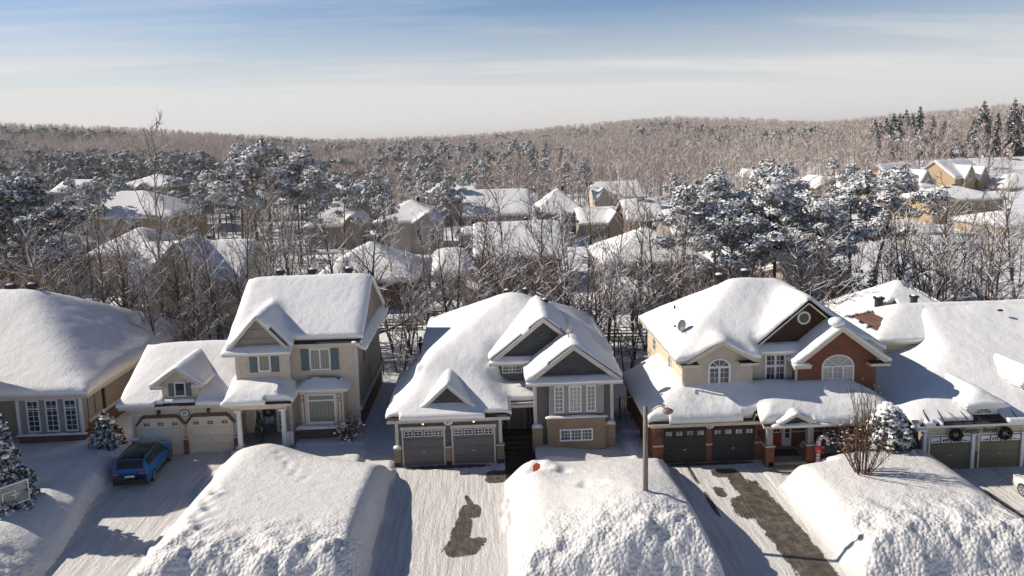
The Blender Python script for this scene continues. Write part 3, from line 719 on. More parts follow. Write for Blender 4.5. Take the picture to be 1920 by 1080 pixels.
def house_brick():
    h = thing('house', 'red brick and tan siding house with two black garage doors and a red front door', 'house', (16, 41.5, 0), 'snow covered houses facing the street')
    # skirt roof over garage and porch
    g = plane(9.0, 15.7, 39.95, 48.5, lambda X, Y: np.minimum(np.minimum(2.6+.62*(Y-39.95), 2.6+.55*(X-9.0)), 4.05))
    p = plane(15.4, 23.9, 39.1, 42.2, lambda X, Y: np.minimum(2.6+.50*(Y-39.1), 2.6+.62*(23.9-X)))
    S = Roof([g, p], .16)
    roof(h, S, .62, .15, .45, 'ytrim', seed=31, lump=.16, edge=.35, name='porch_roof')
    # main roof
    main = hip(10.95, 24.1, 41.35, 51.7, 5.95, .70)
    ul = gy(11.15, 15.95, 41.3, 46, 5.75, 7.1, 13.75)
    dk = gy(15.55, 23.15, 42.3, 48, 6.1, 9.25, 19.35)
    bk = gy(18.15, 23.95, 41.3, 46, 5.5, 7.72, 21.0)
    R = Roof([main, ul])
    main2 = plane(10.95, 24.1, 42.3, 51.7, main[4]); 
    R = Roof([main2, plane(10.95, 16.1, 41.35, 46, lambda X, Y: np.maximum(ul[4](X, Y), main[4](X, Y))), dk])
    roof(h, R, .42, .15, .35, 'ytrim', seed=32, lump=.1)
    roof(h, Roof([bk]), .3, .12, .2, 'ytrim', seed=33, edge=.2, name='gable_roof')
    wall(h, 11.55, 23.4, 42.4, 51.2, 0, 5.9, 'tan', None)
    wall(h, 11.5, 15.75, 41.75, 43, 0, 6.0, 'tan', Roof([(11.5, 15.75, 41.3, 46, ul[4])]), peaks=(13.75,))
    boxp(h, 'side_wall', 'cream', (11.44, 11.5, 41.8, 51.2, 3.2, 5.85)); boxp(h, 'side_wall', 'redbrick', (11.42, 11.5, 45.5, 51.2, 0, 3.2))
    wall(h, 18.5, 23.35, 41.7, 44, 0, 7, 'redbrick', Roof([bk]), peaks=(21.0,))
    rake(h, 11.55, 13.75, 15.95, 5.86, 7.1, 5.86, 41.32, .2, mat='ytrim'); rake(h, 18.1, 21.0, 24.0, 5.46, 7.74, 5.46, 41.32, .26, mat='ytrim')
    for x0, x1, z in ((11.2, 12.3, 5.72), (14.8, 15.9, 5.72), (18.1, 19.1, 5.4), (22.75, 23.95, 5.4)):
        e = boxp(h, 'eave_return', 'ytrim', (x0, x1, 41.15, 41.75, z-.16, z)); boxp(e, 'return_roof', 'shing', (x0, x1, 41.15, 41.7, z+.0, z+.03))
        if x0 == 18.1: ledge_snow(h, x0-.05, x1+.05, 41.1, 41.6, z+.03, .14, 7)
    tri(h, 'gable_panel', 'darkshake', 15.9, 19.35, 22.8, 6.3, 9.0, 43.0)
    rake(h, 15.5, 19.35, 23.2, 6.05, 9.27, 6.05, 42.32, .27, mat='ytrim')
    P = Roof([plane(15.7, 19.6, 42.05, 42.9, lambda X, Y: 6.0+.45*(Y-42.05))], .16); roof(h, P, .28, .1, .2, 'ytrim', seed=34, edge=.2, name='pent_roof')
    mb = MB(); n = 20; c = (19.35, 7.92)
    for i in range(n):
        t0, t1 = 2*math.pi*i/n, 2*math.pi*(i+1)/n
        q = [(c[0]+r*math.cos(t), 42.88, c[1]+r*math.sin(t)) for r, t in ((.42, t0), (.42, t1), (.31, t1), (.31, t0))]
        mb.add(q+[(x, 42.96, z) for x, y, z in q], [(3, 2, 1, 0), (0, 1, 5, 4), (2, 3, 7, 6)])
    o = mb.build('round_window', M['white'], h)
    mb = MB(); mb.add([(c[0]+.31*math.cos(2*math.pi*i/n), 42.92, c[1]+.31*math.sin(2*math.pi*i/n)) for i in range(n)], [tuple(range(n))]); mb.build('pane', M['olive'], o)
    sn = MB(); sn.ball((20.75, 41.6, 7.95), (.5, .42, .3), 0, 10, 7); sn.build('snow_lump', M['snow'], h, True)
    # upstairs windows
    window(h, 13.0, 14.4, 3.9, 5.35, 41.75, 4, 4, 'glass', fr=.13, arch=.55, mun=.025, mull=(13.7,))
    window(h, 16.72, 18.08, 4.1, 5.95, 42.4, 4, 4, 'glass', fr=.14, mun=.025, mull=(17.4,), trans=(5.1,))
    window(h, 19.98, 21.98, 3.95, 5.15, 41.7, 6, 3, 'blinds', fr=.09, arch=.75, mun=.025, mull=(20.65, 21.31), sill='gtrim')
    for y in (44.3, 48.6): window(h, y, y+.7, 4.3, 5.5, 11.44, 1, 3, 'glass', 'l')
    downspout(h, 15.75, 42.2, 4.2, 5.9, 'ytrim'); downspout(h, 11.42, 41.6, 4.4, 5.7, 'ytrim'); corner(h, 11.56, 41.74, 3.9, 5.7, 'ytrim'); corner(h, 15.78, 42.38, 4.0, 5.9, 'ytrim', .2); corner(h, 18.45, 41.74, 4.0, 5.3, 'ytrim', .1)
    # garage
    wall(h, 9.35, 15.85, 40.4, 46.5, 0, 2.55, 'redbrick', None)
    wall(h, 9.35, 11.6, 46.5, 48.3, 0, 2.55, 'redbrick', None)
    boxp(h, 'fascia', 'ytrim', (9.1, 15.6, 39.88, 39.95, 2.42, 2.6))
    for x0, x1 in ((9.95, 12.48), (12.86, 15.4)): garage_door(h, x0, x1, 0, 2.12, 40.36, 'blackdoor', 4, 1.85, .44, .34, 'plank', 'blackdoor')
    for x0, x1 in ((9.35, 9.93), (12.5, 12.84), (15.42, 15.85)): boxp(h, 'brick_pier', 'redbrick', (x0, x1, 40.3, 40.42, 0, 2.5))
    for x0, x1 in ((9.33, 9.95), (12.48, 12.86), (15.4, 15.87)): boxp(h, 'stone_band', 'gtrim', (x0, x1, 40.27, 40.4, 1.08, 1.17))
    wall_lamp(h, 9.7, 1.72, 40.3); wall_lamp(h, 15.66, 1.66, 40.3); plaque(h, '29', 12.7, 2.28, 40.3, .25, .16)
    # porch
    boxp(h, 'porch_floor', 'concrete', (15.9, 23.2, 39.3, 42.4, 0, .28)); boxp(h, 'porch_step', 'concrete', (16.1, 18.4, 38.8, 39.3, 0, .14)); boxp(h, 'porch_step', 'concrete', (16.2, 18.3, 38.2, 38.8, 0, .07))
    wall(h, 15.9, 23.35, 41.5, 42.3, 0, 3.4, 'redbrick', None)
    d = boxp(h, 'front_door', 'red', (16.72, 17.5, 41.42, 41.5, .3, 2.2)); boxp(d, 'storm_frame', 'white', (16.66, 17.56, 41.44, 41.5, .28, 2.28)); boxp(d, 'door_panel', 'red', (16.78, 17.44, 41.38, 41.43, .4, 1.12))
    window(d, 16.8, 17.42, 1.2, 2.1, 41.43, 3, 3, 'glass', fr=.05, name='door_window')
    boxp(h, 'sidelight_frame', 'white', (17.58, 18.1, 41.44, 41.5, .3, 2.28)); window(h, 17.66, 18.02, .8, 2.15, 41.44, 1, 4, 'glass', fr=.04, name='sidelight')
    boxp(h, 'stone_band', 'gtrim', (18.15, 23.3, 41.45, 41.5, 1.15, 1.24))
    for x in (15.95, 18.35, 22.9):
        pier(h, x-.25, x+.25, 39.3, 39.8, 1.25, 'redbrick', snow=False)
        boxp(h, 'porch_post', 'greypanel', (x-.17, x+.17, 39.37, 39.73, 1.32, 2.5))
    boxp(h, 'porch_beam', 'ytrim', (15.6, 23.6, 39.3, 39.6, 2.38, 2.56))
    window(h, 20.1, 21.5, .9, 2.1, 41.5, 4, 3, 'glass', fr=.08, mun=.025)
    Gm = Roof([gy(16.3, 18.35, 39.0, 41.2, 2.78, 3.35)], .1); roof(h, Gm, .22, .08, .2, 'ytrim', seed=35, edge=.15, name='gable_roof')
    rake(h, 16.3, 17.32, 18.35, 2.74, 3.3, 2.74, 39.02, .1, mat='ytrim'); tri(h, 'gable_panel', 'dark', 16.45, 17.32, 18.2, 2.72, 3.2, 39.12)
    ledge_snow(h, 15.9, 19.4, 38.85, 39.15, 2.62, .16, 8)
    boxp(h, 'side_wall', 'redbrick', (9.3, 9.36, 40.4, 48.3, 0, 2.5))
    for x, y, z in ((15.4, 47.2, 9.55), (17.2, 47.4, 9.75), (19.6, 45.2, 8.85)): vent(h, x, y, z, .62, .45)
    mb = MB(); mb.tube([(12.6, 48.0, 6.8), (12.6, 48.0, 7.75)], .06, 6); mb.build('vent_pipe', M['dark'], h)
    return h
def house_right():
    h = thing('house', 'pale yellow house at the right edge with olive garage doors and black lettering', 'house', (30, 38.5, 0), 'snow covered houses facing the street')
    low = plane(23.75, 46, 38.0, 49.8, lambda X, Y: np.minimum(np.minimum(2.72+.342*(Y-38.0), 3.0+.31*(X-23.75)+1.1*np.maximum(0, X-28.9)), 6.75))
    ridge = gy(34.2, 44.4, 38.0, 49, 2.6, 6.0)
    R = Roof([low, ridge], .14)
    roof(h, R, .36, .15, .5, 'white', seed=41, lump=.15, edge=1.2, bare=lambda X, Y: (np.abs(X-28.1) < .95) & (Y < 39.2))
    up = hip(25.9, 46, 46.3, 53.2, 5.12, .46, .46)
    roof(h, Roof([up], .16), .30, .15, .3, 'ytrim', 'brownshing', bare=lambda X, Y: (X-25.9 < .9*(Y-46.6)) & (X < 27.75+.3*vnoise(X*3, Y*3, 5)) & (X > 26.35+.4*vnoise(X*2.5, Y*2.5, 6)) & (Y > 47.1+.35*vnoise(X*4, Y*4, 7)) & (Y < 52-1.9*(X-26.3)*.4), seed=42)
    rear = hip(27.6, 36.6, 50.2, 59.2, 4.5, .66, .66)
    roof(h, Roof([rear]), .28, .15, .25, 'ytrim', 'brownshing', bare=lambda X, Y: (np.abs((X-32.2)+(Y-54.6)) < .45+.9*fbm(X*1.5, Y*1.5, 4)) & (Y < 54.4) & (X > 32.2) | ((np.abs(X-30.3) < .55) & (np.abs(Y-52.4) < .3+.3*vnoise(X*3, Y*3, 2))), seed=43)
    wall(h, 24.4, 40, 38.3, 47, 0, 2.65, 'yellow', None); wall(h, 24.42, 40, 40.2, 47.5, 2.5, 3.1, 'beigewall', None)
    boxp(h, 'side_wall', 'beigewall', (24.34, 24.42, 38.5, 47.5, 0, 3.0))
    wall(h, 26.25, 31, 46.5, 53, 2.5, 5.0, 'yellow', None); boxp(h, 'side_wall', 'cream', (26.18, 26.25, 46.6, 52.8, 2.5, 4.95))
    wall(h, 28.0, 36.2, 50.6, 58.8, 0, 4.4, 'cream', None)
    window(h, 48.2, 49.2, 3.9, 4.7, 26.18, 2, 2, 'glass', 'l')
    # garage front
    boxp(h, 'header_trim', 'white', (24.35, 31, 38.24, 38.3, 1.98, 2.06))
    for x0, x1 in ((24.72, 27.1), (27.6, 30.0)):
        garage_door(h, x0, x1, 0, 2.0, 38.26, 'olive', 4, 1.78, .5, .34, 'sun')
        mb = MB(); mb.box(x0-.07, x0, 38.2, 38.3, 0, 2.02); mb.box(x1, x1+.18, 38.12, 38.3, 0, 2.1); mb.build('door_surround', M['white'], h)
    for x0, x1 in ((24.4, 24.64), (27.3, 27.52), (30.2, 30.9)): boxp(h, 'brick_pier', 'redbrick', (x0, x1, 38.2, 38.36, 0, .95))
    corner(h, 24.45, 38.3, .95, 2.6, 'white', .16)
    text(h, 'Twenty Seven', 27.5, 2.27, 38.2, .38, 'dark', .32)
    e = boxp(h, 'eave_return', 'white', (23.8, 24.4, 37.95, 38.6, 2.42, 2.55)); 
    mb = MB(); mb.tube([(24.3, 38.1, 2.5), (24.3, 38.15, .9), (24.15, 38.1, .4)], .05, 6); mb.build('downspout', M['white'], h)
    mb = MB()                                    # heat cable zigzag along the eave
    for pts in ([(24.5, .1), (24.65, .9), (24.8, 1.0)], [(25.35, .1), (25.55, 1.2), (25.95, .9), (26.2, .1)], [(26.75, .1), (26.75, 1.1)], [(29.6, .1), (29.7, .8)]):
        q = []
        for (xa, da), (xb, db) in zip(pts, pts[1:]):
            for k in range(5):
                t = k/4.; x = xa+(xb-xa)*t; d = da+(db-da)*t; q.append((x, 38.0+d, 2.72+.34*d+.22))
        mb.tube(q, .035, 5)
    mb.build('heat_cable', M['dark'], h)
    for cx, y0, dz in ((28.1, 38.75, 0), (32.3, 40.2, .62)):
        w = 1.75
        D = Roof([plane(cx-w/2-.28, cx+w/2+.28, y0-.25, y0+4.2, lambda X, Y, c=cx, y=y0, z=3.52+dz: np.minimum(z+.62*np.minimum(X-c+1.155, c+1.155-X), z+.9*(Y-y+.25)))], .12); roof(h, D, .26, .1, .3, 'white', seed=44, edge=.3, name='dormer_roof')
        wall(h, cx-w/2, cx+w/2, y0, y0+3, 2.5+dz, 3.46+dz, 'white', None, 'dormer_wall')
        window(h, cx-.48, cx+.48, 3.0+dz, 3.06+dz, y0, 4, 1, 'glass', fr=.04, arch=.30, mun=.03)
        boxp(h, 'dormer_sill', 'white', (cx-w/2-.06, cx+w/2+.06, y0-.08, y0, 2.8+dz, 2.9+dz)); boxp(h, 'roof_patch', 'dark', (cx-w/2, cx+w/2, y0-.5, y0-.05, 2.8+dz, 2.86+dz))
    vent(h, 29.3, 52.3, 6.55, .6, .3); vent(h, 32.0, 52.3, 6.6, .5, .25)
    mb = MB(); mb.ball((35.2, 47.5, 6.75), (.22, .16, .08)); mb.build('vent_pipe', M['dark'], h)
    return h
H0 = house_long_roof(); H1 = house_beige(); H2 = house_grey(); H3 = house_brick(); H4 = house_right()
# ================================================================== ground
AZT = np.radians([-60, -45, -33, -26, -20, -12, -4, 2, 8, 14, 20, 25, 30, 36, 45, 60])
AZH = np.array([28, 30, 29, 24, 17, 8, 9, 12, 18, 23, 19, 12, 16, 22, 30, 30.])
def terrain(x, y):
    r = np.hypot(x, y); az = np.arctan2(x, y)
    h = np.interp(az, AZT, AZH)
    near = sst(170, 340, r)*np.interp(az, AZT, np.array([5, 5, 5, 4, 3, 1, 0, 0, 0, 1, 3, 6, 9, 10, 9, 8.]))
    return .45+near+(h-np.interp(az, AZT, np.array([5, 5, 5, 4, 3, 1, 0, 0, 0, 1, 3, 6, 9, 10, 9, 8.])))*sst(280, 800, r)+1.2*fbm(x/60., y/60., 3, 3)*sst(90, 250, r)
DRV = [(-21.1, -16.75, 44.5, 0), (-6.0, .45, 41.45, 1), (9.85, 15.5, 40.35, 2), (25.7, 31.2, 38.25, 3)]
def drive_z(y): return -.012*np.clip(40-y, 0, 20)
def edge_wob(y, s): return .25*fbm(y*.5, y*0+s, s, 3)
def near_ground(X, Y):
    n1 = fbm(X*.22, Y*.22, 50, 4); n2 = fbm(X*1.1, Y*1.1, 60, 4); n3 = fbm(X*3.0, Y*3.0, 70, 3)
    yard = .55+.35*n1+.06*n2
    yard = yard+.35*sst(46, 38, Y)*(Y > 20)
    # snow thrown into banks between the driveways
    def bank(x0, x1, yb, h, sl, sr, lip, sh=0):
        e = np.minimum((X-x0-sh*(Y-36))/sl, (x1-X)/sr); e = np.clip(e, 0, 1)
        b = np.clip((yb-Y)/3.2, 0, 1); f = np.clip((Y-(27.9+.5*vnoise(X*.6, Y*0, 9)))/1.7, 0, 1)
        p = np.sin(np.minimum(np.minimum(e, b), f)*math.pi/2)**.9
        return p*h
    z = yard
    ridge1 = 1.45+.5*np.exp(-((X+13.4)/1.9)**2-((Y-41.4)/1.7)**2)+.35*sst(40, 33, Y)
    b1 = bank(-16.75, -5.9, 43.7-.38*(X+13.5)*(X > -13.5), 1, 2.4, 1.25, 0)*ridge1
    ridge2 = 1.35+1.2*np.exp(-((X-6.9)/3.2)**2-((Y-32.2)/4.0)**2)+.35*np.exp(-((X-2.2)/1.4)**2-((Y-37.6)/1.3)**2)
    b2 = bank(.45, 9.9, 40.6, 1, 2.1, 1.0, 0)*ridge2
    ridge3 = 1.45+.3*np.exp(-((X-20)/3.5)**2-((Y-34)/4.)**2)
    b3 = bank(15.5, 25.75, 39.4+.3*np.clip(X-18, -3, 3), 1, 1.5, 2.4, 0)*ridge3
    b0 = bank(-40, -21.1, 44.0, 1, 3, 2.2, 0)*(1.15+.35*np.exp(-((X+24.2)/1.1)**2)*sst(44, 41, Y))
    b4 = bank(31.2, 46, 39, 1, 1.5, 3, 0)*1.3
    reg = np.zeros(X.shape, int)
    for k, (xa, xb, b) in enumerate(((-46, -21.1, b0), (-16.75, -5.95, b1), (.45, 9.85, b2), (15.5, 25.7, b3), (31.2, 46, b4))):
        m = (X > xa) & (X < xb)
        front = Y < 43.9
        v = np.maximum(b, 0)
        rough = sst(34, 29.5, Y)*sst(.1, .7, v)
        chunk = rough*(.55*np.abs(fbm(X*.9, Y*.9, 81+k, 4))*1.6+.34*(vnoise(X*2.3, Y*2.3, 91+k)-.5)+.2*(vnoise(X*5, Y*5, 95+k)-.5))
        lumps = sst(.4, 1., v)*(.05*n2+.03*n3+.25*np.maximum(0, fbm(X*.8, Y*.8, 33+k, 4)-.16)+.06*np.maximum(0, fbm(X*2.6, Y*2.6, 43+k, 3)-.12))
        mix_ = sst(44.5, 42.0, Y) if k != 0 else sst(46, 43, Y)
        back = yard if True else 0
        zz = np.where(Y < 39, v, np.maximum(v, back*sst(0, .5, np.minimum(X-xa, xb-X)/2)*.8*sst(38.5, 42.5, Y)))
        z = np.where(m & (Y < 46), np.where(front, zz+chunk+lumps, yard), z)
    # footprints and shovel marks on the bank with the lamp, trail on bank 1
    for (fx_, fy_, r, dpt) in [(2.2, 37.4, .45, .45), (2.9, 37.2, .3, .3), (1.4, 36.0, .25, .2), (3.6, 36.9, .3, .25), (4.6, 34.6, .35, .25), (5.2, 34.3, .3, .25)]+[(-14.9+.12*i+.25*math.sin(i*2.1), 36.3-.62*i, .24, .28) for i in range(9)]+[(-12.6+.35*i+.3*math.sin(i*3.3), 40.2-.5*i, .17, .16) for i in range(8)]:
        d2 = ((X-fx_)/r)**2+((Y-fy_)/r)**2
        z = z-dpt*np.exp(-d2)+dpt*.5*np.exp(-((np.sqrt(d2)-1.7)/.5)**2)*(vnoise(X*4, Y*4, 5))
    # hollows by the house walls and side yards, drift in front of the grey house
    z = np.where((Y > 40.3) & (X > 2.7) & (X < 8.2), np.maximum(z*.6, .25+.35*sst(7, 3, X)+.25*n1), z)
    z = np.where((X > -8.2) & (X < -6.2) & (Y > 40), .25+.2*n1+.04*n2, z)
    z = np.where((X > -13.0) & (X < -9) & (Y > 42) & (Y < 45), np.minimum(z, .75+.2*n1), z)
    # driveways
    for x0, x1, yb, k in DRV:
        w0, w1 = edge_wob(Y, 11+k), edge_wob(Y, 21+k)
        if k == 0: x0 = x0-1.45*sst(31, 40, Y)
        ins = np.minimum(X-(x0+w0), (x1+w1)-X); ins = np.where(Y > yb+.3, -1, ins)
        dz = drive_z(Y)+.02*fbm(X*2.5, Y*.35, 5+k, 4)+.05*np.maximum(0, fbm(X*1.6, Y*1.6, 15+k, 4))
        z = np.where((ins > 0), dz, z)
        reg = np.where(ins > 0, 10+k, reg)
    # cleared paths to the doors
    path2 = (X > .45) & (X < 2.35) & (Y > 38.9) & (Y < 45)
    z = np.where(path2, .03+.02*n2, z); reg = np.where(path2, 20, reg)
    path3 = (X > 15.4) & (X < 18.6) & (Y > 36.9) & (Y < 42)
    z = np.where(path3, .04+.03*n2, z); reg = np.where(path3, 12, reg)
    path1 = (X > -16.8) & (X < -15.2) & (Y > 42.2) & (Y < 46)
    z = np.where(path1, .05, z)
    for xa, xb, k in ((-46, -21.1, 1), (-16.75, -5.95, 2), (.45, 9.85, 3), (15.5, 25.7, 4), (31.2, 46, 5)):
        reg = np.where((reg == 0) & (X > xa) & (X < xb) & (Y < 42.5), k, reg)
    return z, reg
X, Y = np.meshgrid(np.linspace(-46, 46, 841), np.linspace(23, 53, 301), indexing='ij')
Zg, RG = near_ground(X, Y)
def cell(x, y, s):
    ix = np.floor(x).astype(np.int64); iy = np.floor(y).astype(np.int64); best = np.full(x.shape, 9.); val = np.zeros(x.shape)
    for a in (-1, 0, 1):
        for b in (-1, 0, 1):
            jx = ix+a; jy = iy+b; d = np.hypot(jx+_hash(jx, jy, s)-x, jy+_hash(jx, jy, s+1)-y); k = d < best; val = np.where(k, _hash(jx, jy, s+2), val); best = np.where(k, d, best)
    return best, val
def soften(Z, n): return blur(Z, n)
Zs = soften(Zg, 3); Zg = np.where(RG >= 10, Zg*.7+Zs*.3, Zs)
f1, v1 = cell(X*1.25+.3*fbm(X, Y, 3), Y*1.6, 7); f2, v2 = cell(X*2.9, Y*2.9, 17)
clod = ((v1-.5)*.20*(1-f1*.8)+(v2-.5)*.13*(1-f2))*sst(32.3, 29.6, Y+.9*fbm(X*.5, Y*.5, 77))*sst(.15, .6, Zg)
Zg = np.where((RG >= 1) & (RG <= 5), Zg+clod, Zg)
spk = np.maximum(0, vnoise(X*3.3, Y*3.3, 205)-.86)*.9*(vnoise(X*.5, Y*.5, 207) > .5)*sst(.5, .9, Zg)
Zg = np.where((RG >= 1) & (RG <= 5) & (Y > 33), Zg+blur(spk, 1), Zg)
fade = sst(50, 53, Y); Zg = Zg*(1-fade)+.42*fade
fr_ = sst(25.5, 23, Y); Zg = Zg*(1-fr_)+(-.35)*fr_
def ground_z(x, y):
    if -46 < x < 46 and 23 < y < 53:
        i = int(round((x+46)/92*840)); j = int(round((y-23)/30*300)); return float(Zg[i, j])
    return float(terrain(x, y))
M['drives'] = [drive('drive_snow_shaded', []), drive('drive_snow_worn', [(-1.45, 35.8, .6, .75, .1, 1.7), (-1.8, 34.2, .5, 1.3, .1, 1.9), (-1.7, 32.6, .95, .8, .3, 1.8), (-1.5, 36.9, .16, .7, -.3, 1.6), (.1, 39.6, .8, .8, 0, 1.3), (-2.9, 41.1, 2.6, .25, 0, 1.9)]),
               drive('drive_snow_bare', [(14.05, 32.6, .95, 5.4, -.02, 1.5), (13.6, 37.6, .5, 1.6, 0, 2.0), (13.2, 38.9, .8, .55, 0, 1.3), (12.9, 35.0, .6, 1.1, 0, 2.2), (12.2, 36.8, .3, .6, 0, 2.2), (11.35, 35.6, .14, 1.3, 0, 1.8), (11.3, 39.0, .12, 1.2, 0, 2.2), (12.6, 40.1, 2.6, .2, 0, 1.8)]),
               drive('drive_snow_right', [(26.3, 33.6, .18, 2.3, .0, .8)])]
xc = (X[1:, 1:]+X[:-1, :-1])/2; yc = (Y[1:, 1:]+Y[:-1, :-1])/2
i0 = np.clip(np.rint((xc+46)/92*840-.5).astype(int), 0, 839); j0 = np.clip(np.rint((yc-23)/30*300-.5).astype(int), 0, 299)
RC = RG[:-1, :-1]
idx = np.arange(X.size).reshape(X.shape)
VV = np.stack([X.ravel(), Y.ravel(), Zg.ravel()], 1)
def region(name, ids, mat, kind='structure', loc=(0, 0, 0)):
    k = np.isin(RC, ids); i, j = np.nonzero(k)
    Fc = np.stack([idx[i, j], idx[i+1, j], idx[i+1, j+1], idx[i, j+1]], 1)
    u = np.unique(Fc); rm = np.full(len(VV), -1); rm[u] = np.arange(len(u))
    o = link(name, nmesh(name, VV[u], rm[Fc], [mat], None, True)); o['kind'] = kind; return o
region('snow_ground', [0], M['snowground'])
for k in range(1, 6): region('snow_bank', [k], M['snowbank'])
for k in range(4): region('driveway', [10+k], M['drives'][k])
region('front_path', [20], M['asphalt'])
# the wide ground out to the horizon, a polar sheet
th = np.radians(np.concatenate([np.linspace(-180, -72, 19)[:-1], np.linspace(-72, 72, 145), np.linspace(72, 180, 19)[1:]]))
rr = np.concatenate([[4], np.linspace(12, 120, 50), np.geomspace(124, 6000, 70)])
R_, T_ = np.meshgrid(rr, th, indexing='ij'); Xw = R_*np.sin(T_); Yw = R_*np.cos(T_)
Zw = terrain(Xw, Yw)-np.where(R_ > 1300, sst(1300, 3000, R_)*25, 0)
inner = (np.abs(Xw) < 44.6) & (Yw > 23) & (Yw < 51.2); Zw = np.where(inner, -1.6, Zw); Zw = np.where((Yw <= 23), -.4, Zw)
n_, m_ = R_.shape; ii = np.arange(n_*m_).reshape(n_, m_)
Fw = np.stack([ii[:-1, :-1], ii[:-1, 1:], ii[1:, 1:], ii[1:, :-1]], -1).reshape(-1, 4)[:, ::-1]
og = link('ground', nmesh('ground', np.stack([Xw.ravel(), Yw.ravel(), Zw.ravel()], 1), Fw, [M['snowground']], None, True)); og['kind'] = 'structure'
# ================================================================== houses further back
BGR = []
def bh(label, Yf, dep, pl, pr, pe, prd, kind, wallm, gab=(), wins=(), T=.4, chim=None, porch=None, vents=0, seed=0, ov=.5, door=None, step=.3, group='snow roofed houses further back', rot=0):
    x0, ze = atY(pl, pe, Yf); x1, _ = atY(pr, pe, Yf)
    ze -= .1
    ym = Yf+dep/2 if kind != 'gy' else Yf
    zr = atY((pl+pr)/2, prd, ym)[1]-T
    BGR.append((x0, x1, Yf, Yf+dep))
    zb = float(terrain((x0+x1)/2, Yf+dep/2))-.5
    h = thing('house', label, 'house', ((x0+x1)/2, Yf, zb+.5), group)
    if kind == 'gx': P = [gx(x0, x1, Yf, Yf+dep, ze, zr)]
    elif kind == 'gy': P = [gy(x0, x1, Yf, Yf+dep, ze, zr)]
    else:
        s = (zr-ze)/(dep/2); P = [hip(x0, x1, Yf, Yf+dep, ze, max(s, (zr-ze)/((x1-x0)/2)), s, zr)]
    for (gl, gr, gp, gz) in gab:
        a, za = atY(gl, gz, Yf-.6); b, _ = atY(gr, gz, Yf-.6); zp = atY((gl+gr)/2, gp, Yf-.6)[1]-T*.8; za -= .1
        P.append(gy(a, b, Yf-.6, Yf+dep*.5, za, zp))
    R = Roof(P, .25)
    roof(h, R, T, step, .35, 'gtrim', seed=seed, edge=.4)
    wall(h, x0+ov, x1-ov, Yf+ov, Yf+dep-ov, zb, ze, wallm, Roof([P[0]], .2), step=.6, peaks=((x0+x1)/2,))
    for q in P[1:]:
        wall(h, q[0]+.35, q[1]-.35, Yf-.25, Yf+2, zb, ze, wallm, Roof([q], .2), 'gable_wall', step=.4, peaks=((q[0]+q[1])/2,))
        xm = (q[0]+q[1])/2; zl = float(q[4](q[0], 0)); zp = float(q[4](xm, 0)); rake(h, q[0], xm, q[1], zl, zp, zl, Yf-.58, .22)
    if not wins:
        n_ = max(2, int((x1-x0)/4)); zt = ze-.55
        for q_ in range(n_):
            a_ = x0+(x1-x0)*(q_+.5)/n_; window(h, a_-.7, a_+.7, zt-1.35, zt, Yf+ov, 2, 2, 'glass' if q_ % 2 else 'curtain', fr=.12, mun=.06)
    if not vents and seed % 3 != 1: vent(h, (x0+x1)/2+1.2, Yf+dep/2+.4, zr+T*.4, .6, .45)
    for w in wins:
        (wx, wy, ww, wh) = w[:4]; yb = Yf+ov if len(w) < 5 else Yf-.25
        a, z1 = atY(wx-ww/2, wy-wh/2, yb); b, z0 = atY(wx+ww/2, wy+wh/2, yb)
        window(h, a, b, z0, z1, yb, 2, 2, 'glass', fr=.1, mun=.05)
    if porch:
        (pa, pb, py, dpt, low) = porch
        a, z = atY(pa, py, Yf-dpt); b, _ = atY(pb, py, Yf-dpt); z -= .1
        Q = Roof([hip(a, b, Yf-dpt, Yf+.5, z, .35, .35, 99, False)], .2); roof(h, Q, .4, .25, .4, 'gtrim', seed=seed+5, name='porch_roof')
        wall(h, a+.4, b-.4, Yf-dpt+.4, Yf+.5, zb, z, low, None, 'porch_wall', step=.8)
        for k in range(3):
            xa = a+.4+(b-a-.8)*(k+.2)/3; window(h, xa, xa+(b-a)*.17, z-1.9, z-.5, Yf-dpt+.4, 2, 2, 'glass', fr=.1)
    for k in range(vents):
        xm = (x0+x1)/2+(k-.5*(vents-1))*1.6; vent(h, xm, Yf+dep/2+.8, zr+T*.6, .6, .5)
    if chim:
        cx_, cy_, hh = chim; a, z = atY(cx_, cy_, Yf+dep*.4); c = boxp(h, 'chimney', 'redbrick', (a-.5, a+.5, Yf+dep*.4, Yf+dep*.4+.8, z-2, z+hh)); boxp(c, 'snow_cap', 'snow', (a-.55, a+.55, Yf+dep*.4-.05, Yf+dep*.4+.85, z+hh, z+hh+.2))
    h.rotation_euler.z = math.radians(rot)
    return h
bh('pale yellow back gable with dark window groups behind the bare trees at left', 72, 11, 222, 452, 532, 448, 'gx', 'yellow', gab=[(262, 402, 450, 526)], wins=[(250, 562, 14, 30), (266, 562, 12, 30), (330, 548, 14, 34, 1), (346, 548, 14, 34, 1), (315, 500, 14, 14, 1), (352, 500, 14, 14, 1), (285, 540, 10, 20, 1)], seed=51)
bh('house under a pale hip roof with two black vents behind the beige house', 80, 13, 578, 783, 530, 450, 'hip', 'brownbrick', vents=2, wins=[(640, 548, 18, 14), (700, 548, 18, 14)], seed=52)
bh('wide brown brick house under plain snow roof behind the grey house', 88, 14, 888, 1062, 484, 412, 'gx', 'brownbrick', wins=[(985, 508, 14, 16), (935, 512, 20, 18)], seed=53, chim=None)
bh('low garden shed with thick rounded snow roof left of the brown brick house', 82, 9, 810, 876, 516, 462, 'gx', 'tan', seed=54, T=.7)
bh('taupe house under broad hip roof with snowy sunroom behind the brick house', 80, 13, 1130, 1332, 496, 422, 'hip', 'beigewall', wins=[(1288, 510, 9, 18), (1302, 510, 9, 18)], porch=(1140, 1240, 556, 5.5, 'redbrick'), seed=55)
